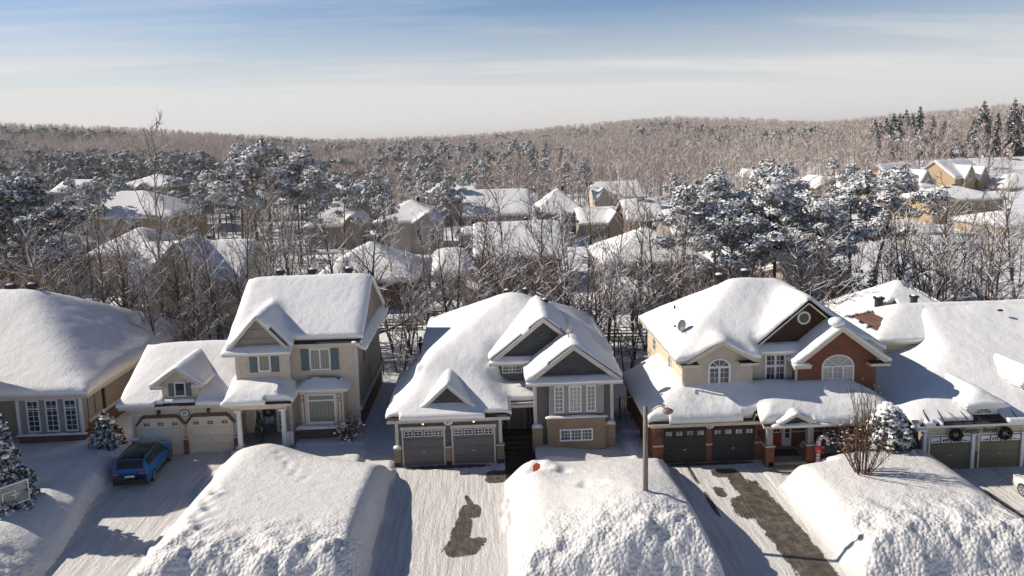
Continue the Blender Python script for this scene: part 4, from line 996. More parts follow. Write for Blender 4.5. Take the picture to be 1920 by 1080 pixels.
bh('tan stone house with snowy double gable and bright tall windows', 122, 15, 700, 828, 418, 372, 'hip', 'tan', gab=[(772, 830, 396, 420)], wins=[(786, 440, 11, 22, 1), (810, 440, 11, 22, 1)], seed=56)
bh('dark walled house whose snowy roof slopes right beside tall trees', 130, 15, 570, 674, 425, 368, 'hip', 'beigewall', gab=[(640, 676, 400, 424)], seed=57)
bh('grey house under a large blank snow roof with shuttered window', 126, 15, 868, 998, 404, 353, 'gx', 'greypanel', wins=[(890, 415, 16, 12)], seed=58, porch=(855, 902, 440, 5, 'greypanel'))
bh('house with narrow steep snow roof amid bare trees right of the blank roof', 140, 14, 1003, 1100, 402, 350, 'hip', 'beigewall', seed=59)
bh('far white snow roof highest in the middle of the picture', 178, 14, 1113, 1210, 372, 338, 'gx', 'tan', seed=60, gab=[(1118, 1150, 352, 374)])
bh('house with snowy cross gable below the far white roof', 130, 13, 1086, 1172, 420, 386, 'gx', 'beigewall', gab=[(1140, 1172, 392, 420)], seed=61)
bh('house with brown gable end facing left beside the snowy pines', 122, 13, 1176, 1250, 412, 370, 'gx', 'brownbrick', seed=62, chim=(1204, 372, .3))
bh('dark gabled house peeking from behind the tall snowy pines', 105, 13, 1262, 1345, 440, 388, 'gx', 'beigewall', gab=[(1285, 1345, 392, 446)], seed=63)
bh('house under wide snow roof beneath the cluster of snowy pines', 84, 13, 1340, 1490, 512, 458, 'hip', 'beigewall', gab=[(1340, 1410, 470, 512)], seed=64)
bh('dark sunroom house with white windows just behind the brick house roof', 66, 9, 1498, 1612, 534, 486, 'gx', 'beigewall', wins=[(1530, 556, 10, 20), (1548, 556, 10, 20), (1566, 556, 10, 20)], seed=65)
bh('house under broad hip roof with arched dormer at the far left', 128, 17, 95, 325, 412, 357, 'hip', 'ochre', gab=[(212, 246, 402, 424)], seed=66)
bh('further hip roofed house with small dark gable above the left hip roof', 165, 15, 212, 325, 352, 326, 'hip', 'beigewall', gab=[(250, 280, 341, 356)], seed=67)
bh('small far snow roof at left beside dark pine crowns', 160, 13, 90, 152, 362, 336, 'gx', 'beigewall', seed=68)
bh('low snow roof at the left edge behind the dark pine', 95, 13, -40, 84, 478, 430, 'hip', 'brownbrick', seed=69)
bh('ochre walled house half hidden by bare trunks at left', 96, 13, 160, 285, 478, 424, 'hip', 'ochre', seed=70)
bh('far snow roofs above the vented hip roof', 160, 14, 584, 680, 360, 338, 'gx', 'beigewall', gab=[(650, 680, 345, 362)], seed=71)
bh('far gabled house left of the large blank snow roof', 160, 14, 795, 895, 372, 342, 'gx', 'beigewall', gab=[(800, 835, 350, 374)], seed=72)
bh('pinkish gable ended house with small paired windows near the forest', 172, 13, 1672, 1772, 342, 303, 'gx', 'pink', gab=[(1722, 1764, 316, 346)], wins=[(1690, 350, 6, 9), (1743, 338, 6, 9, 1)], porch=(1712, 1772, 356, 4, 'redbrick'), seed=73, rot=24, T=.5)
bh('ochre house with twin snowy gables right of the pinkish house', 186, 13, 1780, 1868, 333, 296, 'gx', 'ochre', gab=[(1802, 1832, 306, 336), (1838, 1866, 309, 337)], wins=[(1816, 330, 8, 9, 1), (1851, 330, 8, 9, 1), (1835, 345, 10, 8)], seed=74, rot=18, T=.5)
bh('ochre bungalow with red brick chimney and hip snow roof at right', 138, 13, 1748, 1890, 376, 346, 'hip', 'ochre', chim=(1774, 356, .6), seed=75)
bh('brown gable under white snow between pine crowns at right', 190, 14, 1530, 1585, 352, 330, 'gy', 'beigewall', seed=76)
bh('plain snow roof beside the brown gable at right', 186, 14, 1575, 1632, 350, 323, 'hip', 'beigewall', seed=77)
bh('far house with long snow roof and two white chimneys at right edge', 215, 16, 1845, 1960, 325, 293, 'gx', 'beigewall', chim=(1893, 292, .5), seed=78)
bh('house under snow cut by the right edge below the chimneys', 180, 14, 1885, 1990, 352, 322, 'hip', 'ochre', seed=79)
bh('tiny far white gable peeking out behind snowy pines', 185, 12, 1408, 1434, 334, 316, 'gy', 'beigewall', seed=80)
bh('snow roof low down between bare trees at the right edge', 118, 14, 1880, 1985, 425, 392, 'hip', 'ochre', seed=81)
# backyard fences and sheds
def fence(label, x0, y0, x1, y1, hgt, kind='iron', name='fence'):
    n = max(2, int(math.hypot(x1-x0, y1-y0)/2.2)); zf = ground_z((x0+x1)/2, (y0+y1)/2)
    f = thing(name, label, 'fence', (x0, y0, zf), 'garden fences behind the houses')
    def P(t): return (x0+(x1-x0)*t, y0+(y1-y0)*t)
    for i in range(n+1):
        a, b = P(i/n); z = ground_z(a, b); boxp(f, 'fence_post', 'dark' if kind == 'iron' else 'ochre', (a-.05, a+.05, b-.05, b+.05, z-.3, z+hgt+.1))
    mb = MB(); sn = MB()
    for i in range(n):
        a, b = P(i/n); c, d = P((i+1)/n); za, zc = ground_z(a, b), ground_z(c, d)
        if kind == 'iron':
            for h_ in (.25, hgt): mb.tube([(a, b, za+h_), (c, d, zc+h_)], .025, 4)
            m = int(math.hypot(c-a, d-b)/.14)
            for k in range(1, m):
                t = k/m; mb.tube([(a+(c-a)*t, b+(d-b)*t, za+(zc-za)*t), (a+(c-a)*t, b+(d-b)*t, za+(zc-za)*t+hgt+.06)], .012, 3)
        else:
            for h_ in np.arange(.15, hgt+.01, .32): mb.tube([(a, b, za+h_), (c, d, zc+h_)], .09, 4)
        sn.tube([(a, b, za+hgt+.04), ((a+c)/2, (b+d)/2, (za+zc)/2+hgt+.06), (c, d, zc+hgt+.04)], .055 if kind == 'iron' else .13, 5)
    mb.build('rail', M['dark' if kind == 'iron' else 'ochre'], f); sn.build('snow_cap', M['snow'], f, True); return f
fence('black iron fence and gate between the grey and brick houses', 7.6, 46.0, 9.2, 46.0, 1.5)
fence('long thin wire fence across the yards behind the beige house', -9, 57.5, -3.5, 57.0, 1.2)
fence('black wire fence behind the gap right of the grey house', 8.0, 60.5, 14, 61, 1.2)
fence('yellowish log rail fence behind the gap right of the grey house', 6.5, 66, 15, 65.5, .8, 'log')
fence('yellowish log rail fence in the yard behind the beige house', -15, 72, -7, 71.5, 1.0, 'log')
def deck():
    d = thing('deck', 'snow covered timber deck with white railing beside the grey house', 'deck', (-6.3, 50.5, .5))
    boxp(d, 'floor', 'ochre', (-7.0, -5.97, 49, 53, .4, .8)); mb = MB()
    mb.box(-7.05, -6.95, 49, 53, 1.7, 1.78)
    for i in range(14): mb.box(-7.03, -6.97, 49+i*.3, 49.05+i*.3, .8, 1.7)
    mb.build('railing', M['white'], d); ledge_snow(d, -7.15, -6.85, 49, 53, 1.78, .22, 5); ledge_snow(d, -6.9, -6.0, 49, 53, .8, .4, 6)
deck()
def shelter():
    d = thing('shelter', 'open garden shelter with a flat snow roof on thin posts', 'shelter', (-4.5, 72, .5))
    for x in (-5.8, -3.0):
        for y in (71, 73.5): boxp(d, 'post', 'bark', (x-.08, x+.08, y-.08, y+.08, .2, 2.4))
    boxp(d, 'roof', 'bark', (-6.1, -2.7, 70.7, 73.8, 2.4, 2.52)); ledge_snow(d, -6.15, -2.65, 70.65, 73.85, 2.52, .4, 5)
shelter()
# ================================================================== trees
def spike(mb, p, q, r, mi=0):
    p = Vector(p); q = Vector(q); d = q-p
    a = d.cross(Vector((0, 0, 1))); a = a if a.length > 1e-5 else Vector((1, 0, 0)); a.normalize(); b = d.cross(a).normalized()
    v = [p+a*r, p-a*r*.5+b*r*.87, p-a*r*.5-b*r*.87, q]
    mb.add(v, [(0, 1, 3), (1, 2, 3), (2, 0, 3)], mi)
def rvec(g, s=1.): return Vector((g.gauss(0, s), g.gauss(0, s), g.gauss(0, s)))
def limb(mb, g, p, d, L, r0, r1, n, sides, wob, up):
    pts = [Vector(p)]; dirs = [d.normalized()]; rad = [r0]
    for i in range(n):
        d = (d.normalized()+rvec(g, wob)+Vector((0, 0, up))).normalized()
        pts.append(pts[-1]+d*(L/n)); dirs.append(d.copy()); rad.append(r0+(r1-r0)*((i+1)/n)**.8)
    mb.tube(pts, rad, sides, cap=False); return pts, dirs, rad
def side_dir(g, d, ang):
    a = d.cross(rvec(g)).normalized(); return (d*math.cos(ang)+a*math.sin(ang)).normalized()
def bare_tree(seed, H=13, r=.16, nl=16, start=.35, spread=.75, stems=1, lean=.03, twn=6, lsc=.34, rich=.85):
    g = random.Random(seed); tb = MB(); bb = MB()
    for s in range(stems):
        d0 = Vector((g.gauss(0, lean), g.gauss(0, lean), 1)) if stems == 1 else Vector((math.cos(s*2.4+seed)*.16*(1+g.random()), math.sin(s*2.4+seed)*.16*(1+g.random()), 1))
        Hs = H*(1 if s == 0 else g.uniform(.7, .98))
        pts, dirs, rad = limb(tb, g, (g.uniform(-.1, .1)*stems, g.uniform(-.1, .1)*stems, -.4), d0, Hs, r/(stems**.4), .015, 11, 6, .035, .03)
        n1 = max(5, int(nl*.8/(stems**.6)))
        for k in range(n1):
            t = start+(1-start)*(k+g.random())/n1; i = min(len(pts)-2, int(t*(len(pts)-1))); f = t*(len(pts)-1)-i
            p = pts[i].lerp(pts[i+1], f); rr_ = max(.012, rad[i]*.55)
            Lb = Hs*lsc*(1.15-t*.75)*g.uniform(.7, 1.25)
            d = side_dir(g, dirs[i], g.uniform(spread*.7, spread*1.35))
            P1, D1, R1 = limb(tb if rr_ > .05 else bb, g, p, d, Lb, max(.034, rr_*1.35), .02, 5, 4, .13, .09)
            n2 = max(3, int(twn*Lb/3.2*rich))
            for q in range(n2):
                u = .15+.85*(q+g.random())/n2; i2 = min(4, int(u*5)); p2 = P1[i2].lerp(P1[i2+1], u*5-i2)
                d2 = side_dir(g, D1[i2], g.uniform(.4, 1.0)); L2 = Lb*g.uniform(.22, .45)*(1.15-u*.5)
                P2, D2, R2 = limb(bb, g, p2, d2, L2, max(.02, R1[i2]*.6), .012, 3, 3, .14, .08)
                for w in range(max(2, int(2.6*rich))):
                    v = g.uniform(.15, 1); i3 = min(2, int(v*3)); p3 = P2[i3].lerp(P2[i3+1], v*3-i3)
                    d3 = side_dir(g, D2[i3], g.uniform(.4, 1.0))+Vector((0, 0, .15)); spike(bb, p3, p3+d3*g.uniform(.45, 1.15)*(.6+L2*.35), .019)
        for w in range(10): i = len(pts)-1-g.randrange(3); spike(bb, pts[i], pts[i]+side_dir(g, dirs[i], g.uniform(.2, .9))*g.uniform(.4, 1.1), .014)
    return tb, bb
class Tuft:
    def __init__(s): s.V = []; s.n = 0
    def quads(s, c, rx, rz, n, g, size, up=.25, cov=.2):
        th = g.uniform(0, 2*np.pi, n); z = g.uniform(-.55, 1, n); rr_ = np.sqrt(np.maximum(0, 1-z*z))
        rad = g.uniform(.72, 1.08, n)
        Nn = np.stack([rr_*np.cos(th), rr_*np.sin(th), z], 1)
        P = np.array(c)+Nn*np.array([rx, rx, rz])*rad[:, None]
        Nn = Nn+g.normal(0, .42, (n, 3))+np.array([0, 0, up]); Nn /= np.linalg.norm(Nn, axis=1)[:, None]
        A = np.cross(Nn, g.normal(0, 1, (n, 3))); A /= np.linalg.norm(A, axis=1)[:, None]; B = np.cross(Nn, A)
        sz = size*g.uniform(.6, 1.35, n)[:, None]; A = A*sz; B = B*sz*g.uniform(.35, .8, (n, 1))
        k = g.uniform(-.3, .3, (n, 1))
        s.V.append(np.stack([P-A, P-B+A*k, P+A, P+B-A*k], 1).reshape(-1, 3)); s.n += n
    def mesh(s, name, mat):
        V = np.concatenate(s.V); return nmesh(name, V, np.arange(len(V)).reshape(-1, 4), [mat])
def pine(seed, H=15, cb=.45, W=3.2, limbs=22, dens=1., r=.2):
    g = random.Random(seed); ng = np.random.default_rng(seed); tb = MB(); T = Tuft()
    pts, dirs, rad = limb(tb, g, (0, 0, -.4), Vector((g.gauss(0, .04), g.gauss(0, .04), 1)), H*.97, r, .05, 10, 7, .03, .02)
    for k in range(limbs):
        t = cb+(1-cb)*((k+g.random())/limbs)**.85; i = min(9, int(t*10)); p = pts[i].lerp(pts[min(i+1, 10)], t*10-i)
        prof = math.sin(min(1, (t-cb)/(1-cb)*.8+.28)*math.pi)**.6
        Lb = W*prof*g.uniform(.55, 1.15)
        a = k*2.4+g.uniform(-.5, .5); d = Vector((math.cos(a), math.sin(a), g.uniform(-.05, .45)))
        P1, D1, R1 = limb(tb, g, p, d, Lb, max(.03, r*.35), .02, 4, 4, .1, .03)
        nc = max(2, int(Lb*1.25))
        for q in range(nc):
            u = .45+.55*(q+.7*g.random())/nc; i2 = min(3, int(u*4)); c = P1[i2].lerp(P1[i2+1], u*4-i2)+Vector((g.gauss(0, .35), g.gauss(0, .35), g.uniform(-.1, .4)))
            R = g.uniform(.5, .95)*(.8+.1*W/3)
            T.quads(c, R, R*.72, int(120*dens), ng, .15 if dens > .8 else .23, .2)
    for q in range(3):
        c = pts[-1]+rvec(g, .4); T.quads(c, .75, .55, int(58*dens), ng, .21, .3)
    for k in range(9):       # dead stubs below the crown
        t = g.uniform(.2, cb); i = int(t*10); a = g.uniform(0, 6.3); spike(tb, pts[i], pts[i]+Vector((math.cos(a), math.sin(a), g.uniform(-.1, .3)))*g.uniform(.5, 1.6), .025)
    return tb, T
def spruce(seed, H=8, W=2., layers=13, dens=1., qs=.15):
    g = random.Random(seed); ng = np.random.default_rng(seed); tb = MB(); T = Tuft()
    tb.tube([(0, 0, -.3), (0, 0, H*.5), (0, 0, H)], [.02*H, .011*H, .01], 6)
    for k in range(layers):
        t = k/(layers-1.); z = H*(.07+.88*t); Rr = W*(1-t)**.85+.12; nb = max(4, int(9*(1-t*.6)))
        for b in range(nb):
            a = 2*math.pi*(b+g.random()*.7)/nb+k; L_ = Rr*g.uniform(.75, 1.15)
            for q in range(max(2, int(L_/.28))):
                u = (q+.8)/max(2, int(L_/.28)); x = L_*u
                zz = z+.10*L_-.55*L_*u*u*.8+g.gauss(0, .04); w = .26*(1.2-u*.55)*(.6+.35*L_)
                T.quads((x*math.cos(a), x*math.sin(a), zz), w, w*.34, int(15*dens), ng, qs, .2)
    for q in range(4): T.quads((0, 0, H*(.9+.03*q)), .12, .2, 12, ng, .1, .1)
    return tb, T
PROTO = {}
def proto(kind, var):
    k = (kind, var)
    if k in PROTO: return PROTO[k]
    s = 100+var*13+len(kind)
    if kind == 'bare':
        a = [dict(H=14, r=.19, nl=30, start=.3, spread=.7, lsc=.30), dict(H=12, r=.17, nl=28, start=.2, spread=.85, lsc=.38), dict(H=16, r=.17, nl=28, start=.36, spread=.65, lsc=.25),
             dict(H=11, r=.19, nl=36, start=.15, spread=.8, stems=3, lsc=.36), dict(H=13, r=.22, nl=32, start=.22, spread=.95, lsc=.38), dict(H=9, r=.12, nl=26, start=.1, spread=.85, stems=3, lsc=.40)][var]
        tb, bb = bare_tree(s, **a); r = (tb.mesh('trunk', M['bark'], smooth=True), bb.mesh('crown', M['twig']), a['H'])
    elif kind == 'birch':
        tb, bb = bare_tree(s, H=15, r=.12, nl=24, start=.35, spread=.55, lsc=.24); r = (tb.mesh('trunk', M['barkpale'], smooth=True), bb.mesh('crown', M['twig']), 15)
    elif kind == 'pine':
        a = [dict(H=15, cb=.54, W=4.4, limbs=19), dict(H=16, cb=.6, W=3.6, limbs=20), dict(H=13, cb=.48, W=4.2, limbs=20)][var]
        tb, T = pine(s, **a); r = (tb.mesh('trunk', M['pinebark'], smooth=True), T.mesh('crown', M['needle']), a['H'])
    elif kind == 'darkpine':
        tb, T = pine(s, H=15, cb=.42, W=4.6, limbs=24, dens=.9); r = (tb.mesh('trunk', M['pinebark'], smooth=True), T.mesh('crown', M['needledark']), 15)
    elif kind == 'spruce':
        tb, T = spruce(s, H=8, W=2.0); r = (tb.mesh('trunk', M['pinebark']), T.mesh('crown', M['spruce']), 8)
    elif kind == 'midpine':
        tb, T = pine(s, H=15, cb=[.5, .4][var], W=3.6, limbs=14, dens=.5); r = (tb.mesh('trunk', M['pinebark'], smooth=True), T.mesh('crown', M['needle']), 15)
    elif kind == 'midspruce':
        tb, T = spruce(s, H=16, W=4.3, layers=17, dens=.7, qs=.38); r = (tb.mesh('trunk', M['pinebark']), T.mesh('crown', M['spruce']), 16)
    elif kind == 'midbare':
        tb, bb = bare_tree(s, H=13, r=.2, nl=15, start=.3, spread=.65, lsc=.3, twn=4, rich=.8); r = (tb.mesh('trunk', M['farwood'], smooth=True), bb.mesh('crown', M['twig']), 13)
    PROTO[k] = r; return r
TREES = []
KN = {'bare': 'bare_tree', 'birch': 'birch_tree', 'pine': 'pine_tree', 'darkpine': 'pine_tree', 'spruce': 'spruce_tree', 'midpine': 'pine_tree', 'midspruce': 'spruce_tree', 'midbare': 'bare_tree'}
def tree(kind, var, x, y, H, row, label=None, rot=None, wide=1., group=None):
    tm, cm_, h0 = proto(kind, var); s = H/h0
    o = link(KN[kind], None, None, (x, y, ground_z(x, y)-.15)); o.scale = (s*wide, s*wide, s); o.rotation_euler = (0, 0, RNG.uniform(0, 6.28) if rot is None else rot)
    link('trunk', tm, o); link('crown', cm_, o)
    o['category'] = 'tree'
    if label: o['label'] = label
    if group: o['group'] = group
    TREES.append((o, kind, x, y, H, row, label)); return o
def px(xp, Y, yp=480): return atY(xp, yp, Y)[0]
# ---- trees standing between the front houses and the next row
A = [  # kind, var, picture x, distance, height
 ('darkpine', 0, 42, 66, 14.5), ('bare', 2, 150, 62, 10), ('bare', 4, 214, 60, 12.5), ('bare', 2, 232, 61, 11.5), ('bare', 1, 105, 60, 8.5), ('bare', 3, 20, 59, 8),
 ('birch', 0, 290, 64, 20), ('bare', 1, 268, 59, 9), ('bare', 4, 335, 63, 11), ('bare', 0, 378, 60, 12.5), ('bare', 2, 398, 63, 13), ('bare', 3, 355, 58.5, 8), ('bare', 5, 430, 60, 8),
 ('birch', 0, 476, 63, 14.8), ('bare', 1, 450, 66, 12), ('bare', 3, 522, 66, 12), ('birch', 0, 507, 70, 17.5), ('bare', 2, 560, 66, 11), ('bare', 1, 590, 64, 10), ('bare', 5, 622, 63, 9),
 ('bare', 4, 704, 61, 12.5), ('bare', 2, 694, 66, 10.5), ('bare', 5, 665, 62, 7.5), ('bare', 5, 742, 58, 7), ('birch', 0, 776, 57, 9.5), ('bare', 3, 762, 63, 8), ('bare', 2, 800, 66, 11), ('bare', 5, 735, 64, 8),
 ('bare', 0, 835, 64, 11), ('bare', 2, 852, 62, 12.5), ('bare', 5, 880, 60, 7.5), ('bare', 0, 940, 63, 13), ('bare', 1, 955, 65, 13.5), ('bare', 3, 976, 62, 11), ('bare', 5, 1008, 61, 8.5), ('bare', 4, 1066, 60, 11.5), ('bare', 1, 1048, 64, 12),
 ('bare', 3, 1084, 58.5, 10), ('bare', 5, 1110, 63, 8.5), ('bare', 2, 1137, 57, 9.5), ('bare', 2, 1150, 55, 9), ('bare', 5, 1176, 56, 8), ('bare', 0, 1140, 65, 12), ('bare', 3, 1216, 61, 9.5), ('bare', 1, 1200, 66, 12),
 ('bare', 2, 1268, 62, 12.5), ('bare', 1, 1285, 60, 9), ('bare', 3, 1330, 62, 9.5), ('bare', 5, 1355, 61, 8), ('bare', 4, 1500, 60, 10), ('bare', 3, 1530, 62, 10), ('bare', 5, 1480, 58, 7.5), ('bare', 1, 1560, 61, 10), ('bare', 5, 1400, 64, 9),
 ('bare', 0, 1700, 64, 11), ('bare', 3, 1742, 62, 11), ('bare', 2, 1665, 60, 9.5), ('birch', 0, 1802, 66, 12.5), ('bare', 1, 1775, 60, 9), ('bare', 4, 1850, 62, 11), ('bare', 3, 1885, 60, 10), ('bare', 0, 1912, 66, 13), ('bare', 5, 1825, 59, 8), ('bare', 5, 1715, 59, 7.5), ('bare', 2, 1870, 68, 12),
 ('pine', 1, 1278, 66, 13), ('pine', 1, 1340, 70, 13.5), ('pine', 0, 1395, 72, 13.5), ('pine', 2, 1452, 66, 12.8), ('pine', 2, 1502, 68, 12), ('pine', 0, 1633, 72, 13.3), ('pine', 2, 1600, 76, 12.5), 
 ('spruce', 0, 1612, 58, 7.2), ('pine', 0, 535, 106, 16.5), ('pine', 2, 490, 108, 17), ('pine', 0, 455, 114, 17), ('pine', 1, 565, 112, 15), ('pine', 2, 512, 116, 17.5), ('darkpine', 0, 5, 72, 15), ('pine', 2, 1540, 64, 11.5), ('pine', 0, 1425, 78, 14), ('pine', 2, 1365, 64, 11.5), ('bare', 4, 120, 64, 13), ('bare', 4, 60, 61, 10.5), ('bare', 0, 180, 67, 13.5), ('bare', 4, 545, 62, 12), ('bare', 0, 640, 66, 13), ('bare', 4, 905, 62, 12.5), ('bare', 4, 1025, 64, 13), ('bare', 0, 1235, 63, 13), ('bare', 4, 1760, 66, 13), ('bare', 0, 1680, 66, 13), ('spruce', 0, 800, 74, 5), ('spruce', 0, 1640, 64, 6),
]
for k, v, xp, yy, H in A: tree(k, v, px(xp, yy), yy, H*(1.13 if k in ('pine', 'darkpine') else 1.08), 0, wide=1.25 if k in ('pine', 'darkpine') else 1.12)
for i in range(15):
    xp = 8+i*31; yy = 57.5+(i*5) % 9; tree('bare', [2, 0, 4, 1][i % 4], px(xp, yy), yy, 9.5+(i*1.7) % 4.5, 0)
for i in range(9):
    xp = 885+i*29; yy = 57+(i*3) % 6; tree('bare', [4, 3, 1][i % 3], px(xp, yy), yy, 8.5+(i*1.3) % 3.2, 0, wide=1.25)
for i in range(6):
    xp = 1190+i*70; yy = 59+(i*3) % 5; tree('bare', [4, 1, 3][i % 3], px(xp, yy), yy, 8+(i*1.3) % 2.5, 0, wide=1.2)
g = random.Random(33)
for i in range(12):      # the thicket filling the gaps
    xp = 15+i*158+g.randrange(-16, 16); yy = g.uniform(57.5, 74); tree('bare', g.choice([1, 3, 5, 5, 0]), px(xp, yy), yy, g.uniform(5.5, 9.5), 0)
for i in range(30):
    xp = 1655+(i*37) % 275+g.randrange(-8, 8); yy = 64+i*2.1; tree('bare', g.choice([0, 1, 3, 4, 2]), px(xp, yy, 440), yy, (19.0-yy*.118)*g.uniform(.7, 1.02), 1)
for i in range(16):
    xp = (i*107) % 1650; yy = 76+(i*7) % 22; tree('bare', g.choice([5, 3, 1]), px(xp, yy, 440), yy, g.uniform(5, 9), 1)
# ---- trees among the houses further back
g = random.Random(21)
Bm = [(727, 112, 15.5), (712, 118, 14), (640, 128, 14), (660, 140, 15), (145, 118, 15), (165, 128, 15), (120, 140, 15), (185, 130, 13), (235, 150, 15), (70, 120, 15), (20, 125, 16), (595, 150, 14), (560, 140, 15), (580, 120, 12), (820, 128, 13), (845, 135, 14), (790, 150, 14), (860, 160, 14), (770, 160, 15), (700, 165, 15), (900, 175, 15), (940, 180, 15), (1010, 178, 15), (1060, 182, 14), (1105, 178, 14), (1340, 120, 14), (1360, 130, 14), (1250, 135, 13), (1480, 150, 14), (1600, 130, 14), (1630, 118, 13.5), (1660, 126, 13), (1680, 140, 13), (1570, 160, 14), (1010, 110, 9.5), (1060, 108, 9), (350, 130, 14), (400, 140, 15), (430, 128, 14), (310, 160, 14), (460, 120, 14)]
for xp, yy, H in Bm: tree('midpine', g.randrange(2), px(xp, yy, 340), yy, H*.95, 1)
Bs = [(1640, 260, 16), (1650, 272, 14), (1662, 258, 16), (1675, 268, 17), (1686, 258, 17), (1698, 262, 18), (1710, 266, 16), (1724, 255, 19), (1748, 262, 15), (1770, 255, 13), (1843, 240, 20), (1900, 235, 20), (1915, 245, 17), (1023, 420, 15), (1885, 260, 15), (1826, 250, 14), (1870, 246, 15)]
for xp, yy, H in Bs: tree('midspruce', 0, px(xp, yy, 250), yy, H, 2)
Bd = [(i*64+g.randrange(40), 92+g.random()*70) for i in range(30)]
for xp, yy in Bd: tree('midbare', g.randrange(3), px(xp, yy, 380), yy, g.uniform(9, 13)*(1 if xp < 1640 else .55), 1)
Bd = [(i*96+g.randrange(60), 80+g.random()*25) for i in range(20)]
for xp, yy in Bd: tree('bare', g.choice([0, 1, 2, 4]), px(xp, yy, 420), yy, g.uniform(9, 12.5)*(1 if xp < 1640 else .7), 1)
Bp = [(675, 300, 17), (690, 310, 18), (715, 320, 17), (735, 330, 17), (752, 315, 18), (775, 330, 17), (800, 322, 19), (820, 318, 19), (850, 330, 17), (875, 320, 19), (895, 335, 18), (955, 330, 19), (985, 340, 18)]
for xp, yy, H in Bp: tree('midpine', 0, px(xp, yy, 270), yy, H, 2)
# ---- labels that single each tree out
ORD = ['first', 'second', 'third', 'fourth', 'fifth', 'sixth', 'seventh', 'eighth', 'ninth', 'tenth', 'eleventh', 'twelfth', 'thirteenth', 'fourteenth', 'fifteenth', 'sixteenth', 'seventeenth', 'eighteenth', 'nineteenth', 'twentieth']
ZN = [(-1e9, 150, 'the far left edge'), (150, 345, 'the big hip roof'), (345, 540, 'the beige left gable'), (540, 725, 'the beige house ridge'), (725, 880, 'the gap beside the grey house'),
      (880, 1060, 'the grey house ridge'), (1060, 1200, 'the gap before the brick house'), (1200, 1420, 'the brick house ridge'), (1420, 1640, 'the round gable window'), (1640, 1790, 'the yellow house'), (1790, 1e9, 'the far right edge')]
DSC = {'bare': 'bare tree', 'birch': 'pale birch', 'pine': 'snowy pine', 'darkpine': 'dark pine', 'spruce': 'snowy spruce', 'midpine': 'snowy pine', 'midspruce': 'dark spruce', 'midbare': 'small bare tree'}
ROWN = ['close behind', 'among roofs far beyond', 'on the skyline beyond']
GRP = ['bare trees behind the front houses', 'trees among the houses further back', 'tall conifers along the far skyline']
from collections import defaultdict
bk = defaultdict(list)
for t in TREES:
    o, kind, x, y, H, row, lab = t
    if lab: continue
    xp = proj(x, y, 8)[0]; z = next(n for a, b, n in ZN if a <= xp < b)
    d_ = DSC[kind]
    if kind in ('bare', 'midbare'): d_ = 'tall bare tree' if H >= 10 else ('slim bare tree' if H >= 7.6 else 'bushy bare tree')
    bk[(d_, row, z)].append((xp, o))
for (dsc, row, z), l in bk.items():
    l.sort(key=lambda q: q[0])
    for i, (xp, o) in enumerate(l):
        o['label'] = (f'{dsc} {ROWN[row]} {z}, ' + (f'{ORD[i]} from left' if len(l) > 1 else 'the only one')); o['group'] = GRP[row] if 'pine' not in dsc or row == 2 else GRP[row].replace('bare trees', 'pines').replace('trees among', 'pines among')
# ---- the forest on the hills: one mass
def far_protos(kind, n):
    out = []
    for s in range(n):
        g = np.random.default_rng(500+s+(0 if kind == 'bare' else 50)); tri_ = []
        if kind == 'bare':
            H = 1.
            def sl(p, q, w):
                a = np.cross(q-p, g.normal(0, 1, 3)); a /= np.linalg.norm(a)+1e-9; tri_.append([p-a*w, p+a*w, q])
            top = np.array([g.normal(0, .04), g.normal(0, .04), 1.])
            sl(np.zeros(3), top, .013); sl(np.zeros(3), top, .013)
            for k in range(34):
                t = g.uniform(.28, .97); p = top*t; a = g.uniform(0, 6.28); L_ = .30*(1.15-t*.8)*g.uniform(.6, 1.2); e = g.uniform(.5, 1.6)
                q = p+L_*np.array([math.cos(a), math.sin(a), e])/math.sqrt(1+e*e); sl(p, q, .0065)
                for m in range(2):
                    u = g.uniform(.3, .9); p2 = p+(q-p)*u; sl(p2, p2+np.array([g.normal(0, .05), g.normal(0, .05), abs(g.normal(.07, .04))]), .005)
        else:
            tri_.append([np.array([-.012, 0, 0]), np.array([.012, 0, 0]), np.array([0, 0, .9])]); tri_.append([np.array([0, -.012, 0]), np.array([0, .012, 0]), np.array([0, 0, .9])])
            for k in range(11):
                c = np.array([g.normal(0, .09), g.normal(0, .09), g.uniform(.5, .95)]); c[:2] *= 1.5*(1.1-c[2])/.6+.35
                for m in range(11):
                    nn = g.normal(0, 1, 3); nn[2] = abs(nn[2])*.8+.1; nn /= np.linalg.norm(nn); p = c+nn*np.array([.085, .085, .05])
                    a = np.cross(nn, g.normal(0, 1, 3)); a /= np.linalg.norm(a); b = np.cross(nn, a); tri_.append([p-a*.045, p+a*.045-b*.02, p+b*.05])
        out.append(np.array(tri_))
    return out
def forest(name, pts, H, pr, mat, seed):
    g = np.random.default_rng(seed); VS = []
    for (x, y), h in zip(pts, H):
        t = pr[g.integers(len(pr))]; a = g.uniform(0, 6.28); c, s = math.cos(a), math.sin(a); w = h*g.uniform(.85, 1.2)
        q = np.empty_like(t); q[..., 0] = (t[..., 0]*c-t[..., 1]*s)*w+x; q[..., 1] = (t[..., 0]*s+t[..., 1]*c)*w+y; q[..., 2] = t[..., 2]*h; VS.append((q, x, y))
    P = np.array([(a[1], a[2]) for a in VS]); Z = terrain(P[:, 0], P[:, 1])-.5
    for (q, x, y), z in zip(VS, Z): q[..., 2] += z
    V = np.concatenate([q.reshape(-1, 3) for q, x, y in VS])
    o = link(name, nmesh(name, V, np.arange(len(V)).reshape(-1, 3), [mat])); o['kind'] = 'stuff'; return o
ng = np.random.default_rng(4)
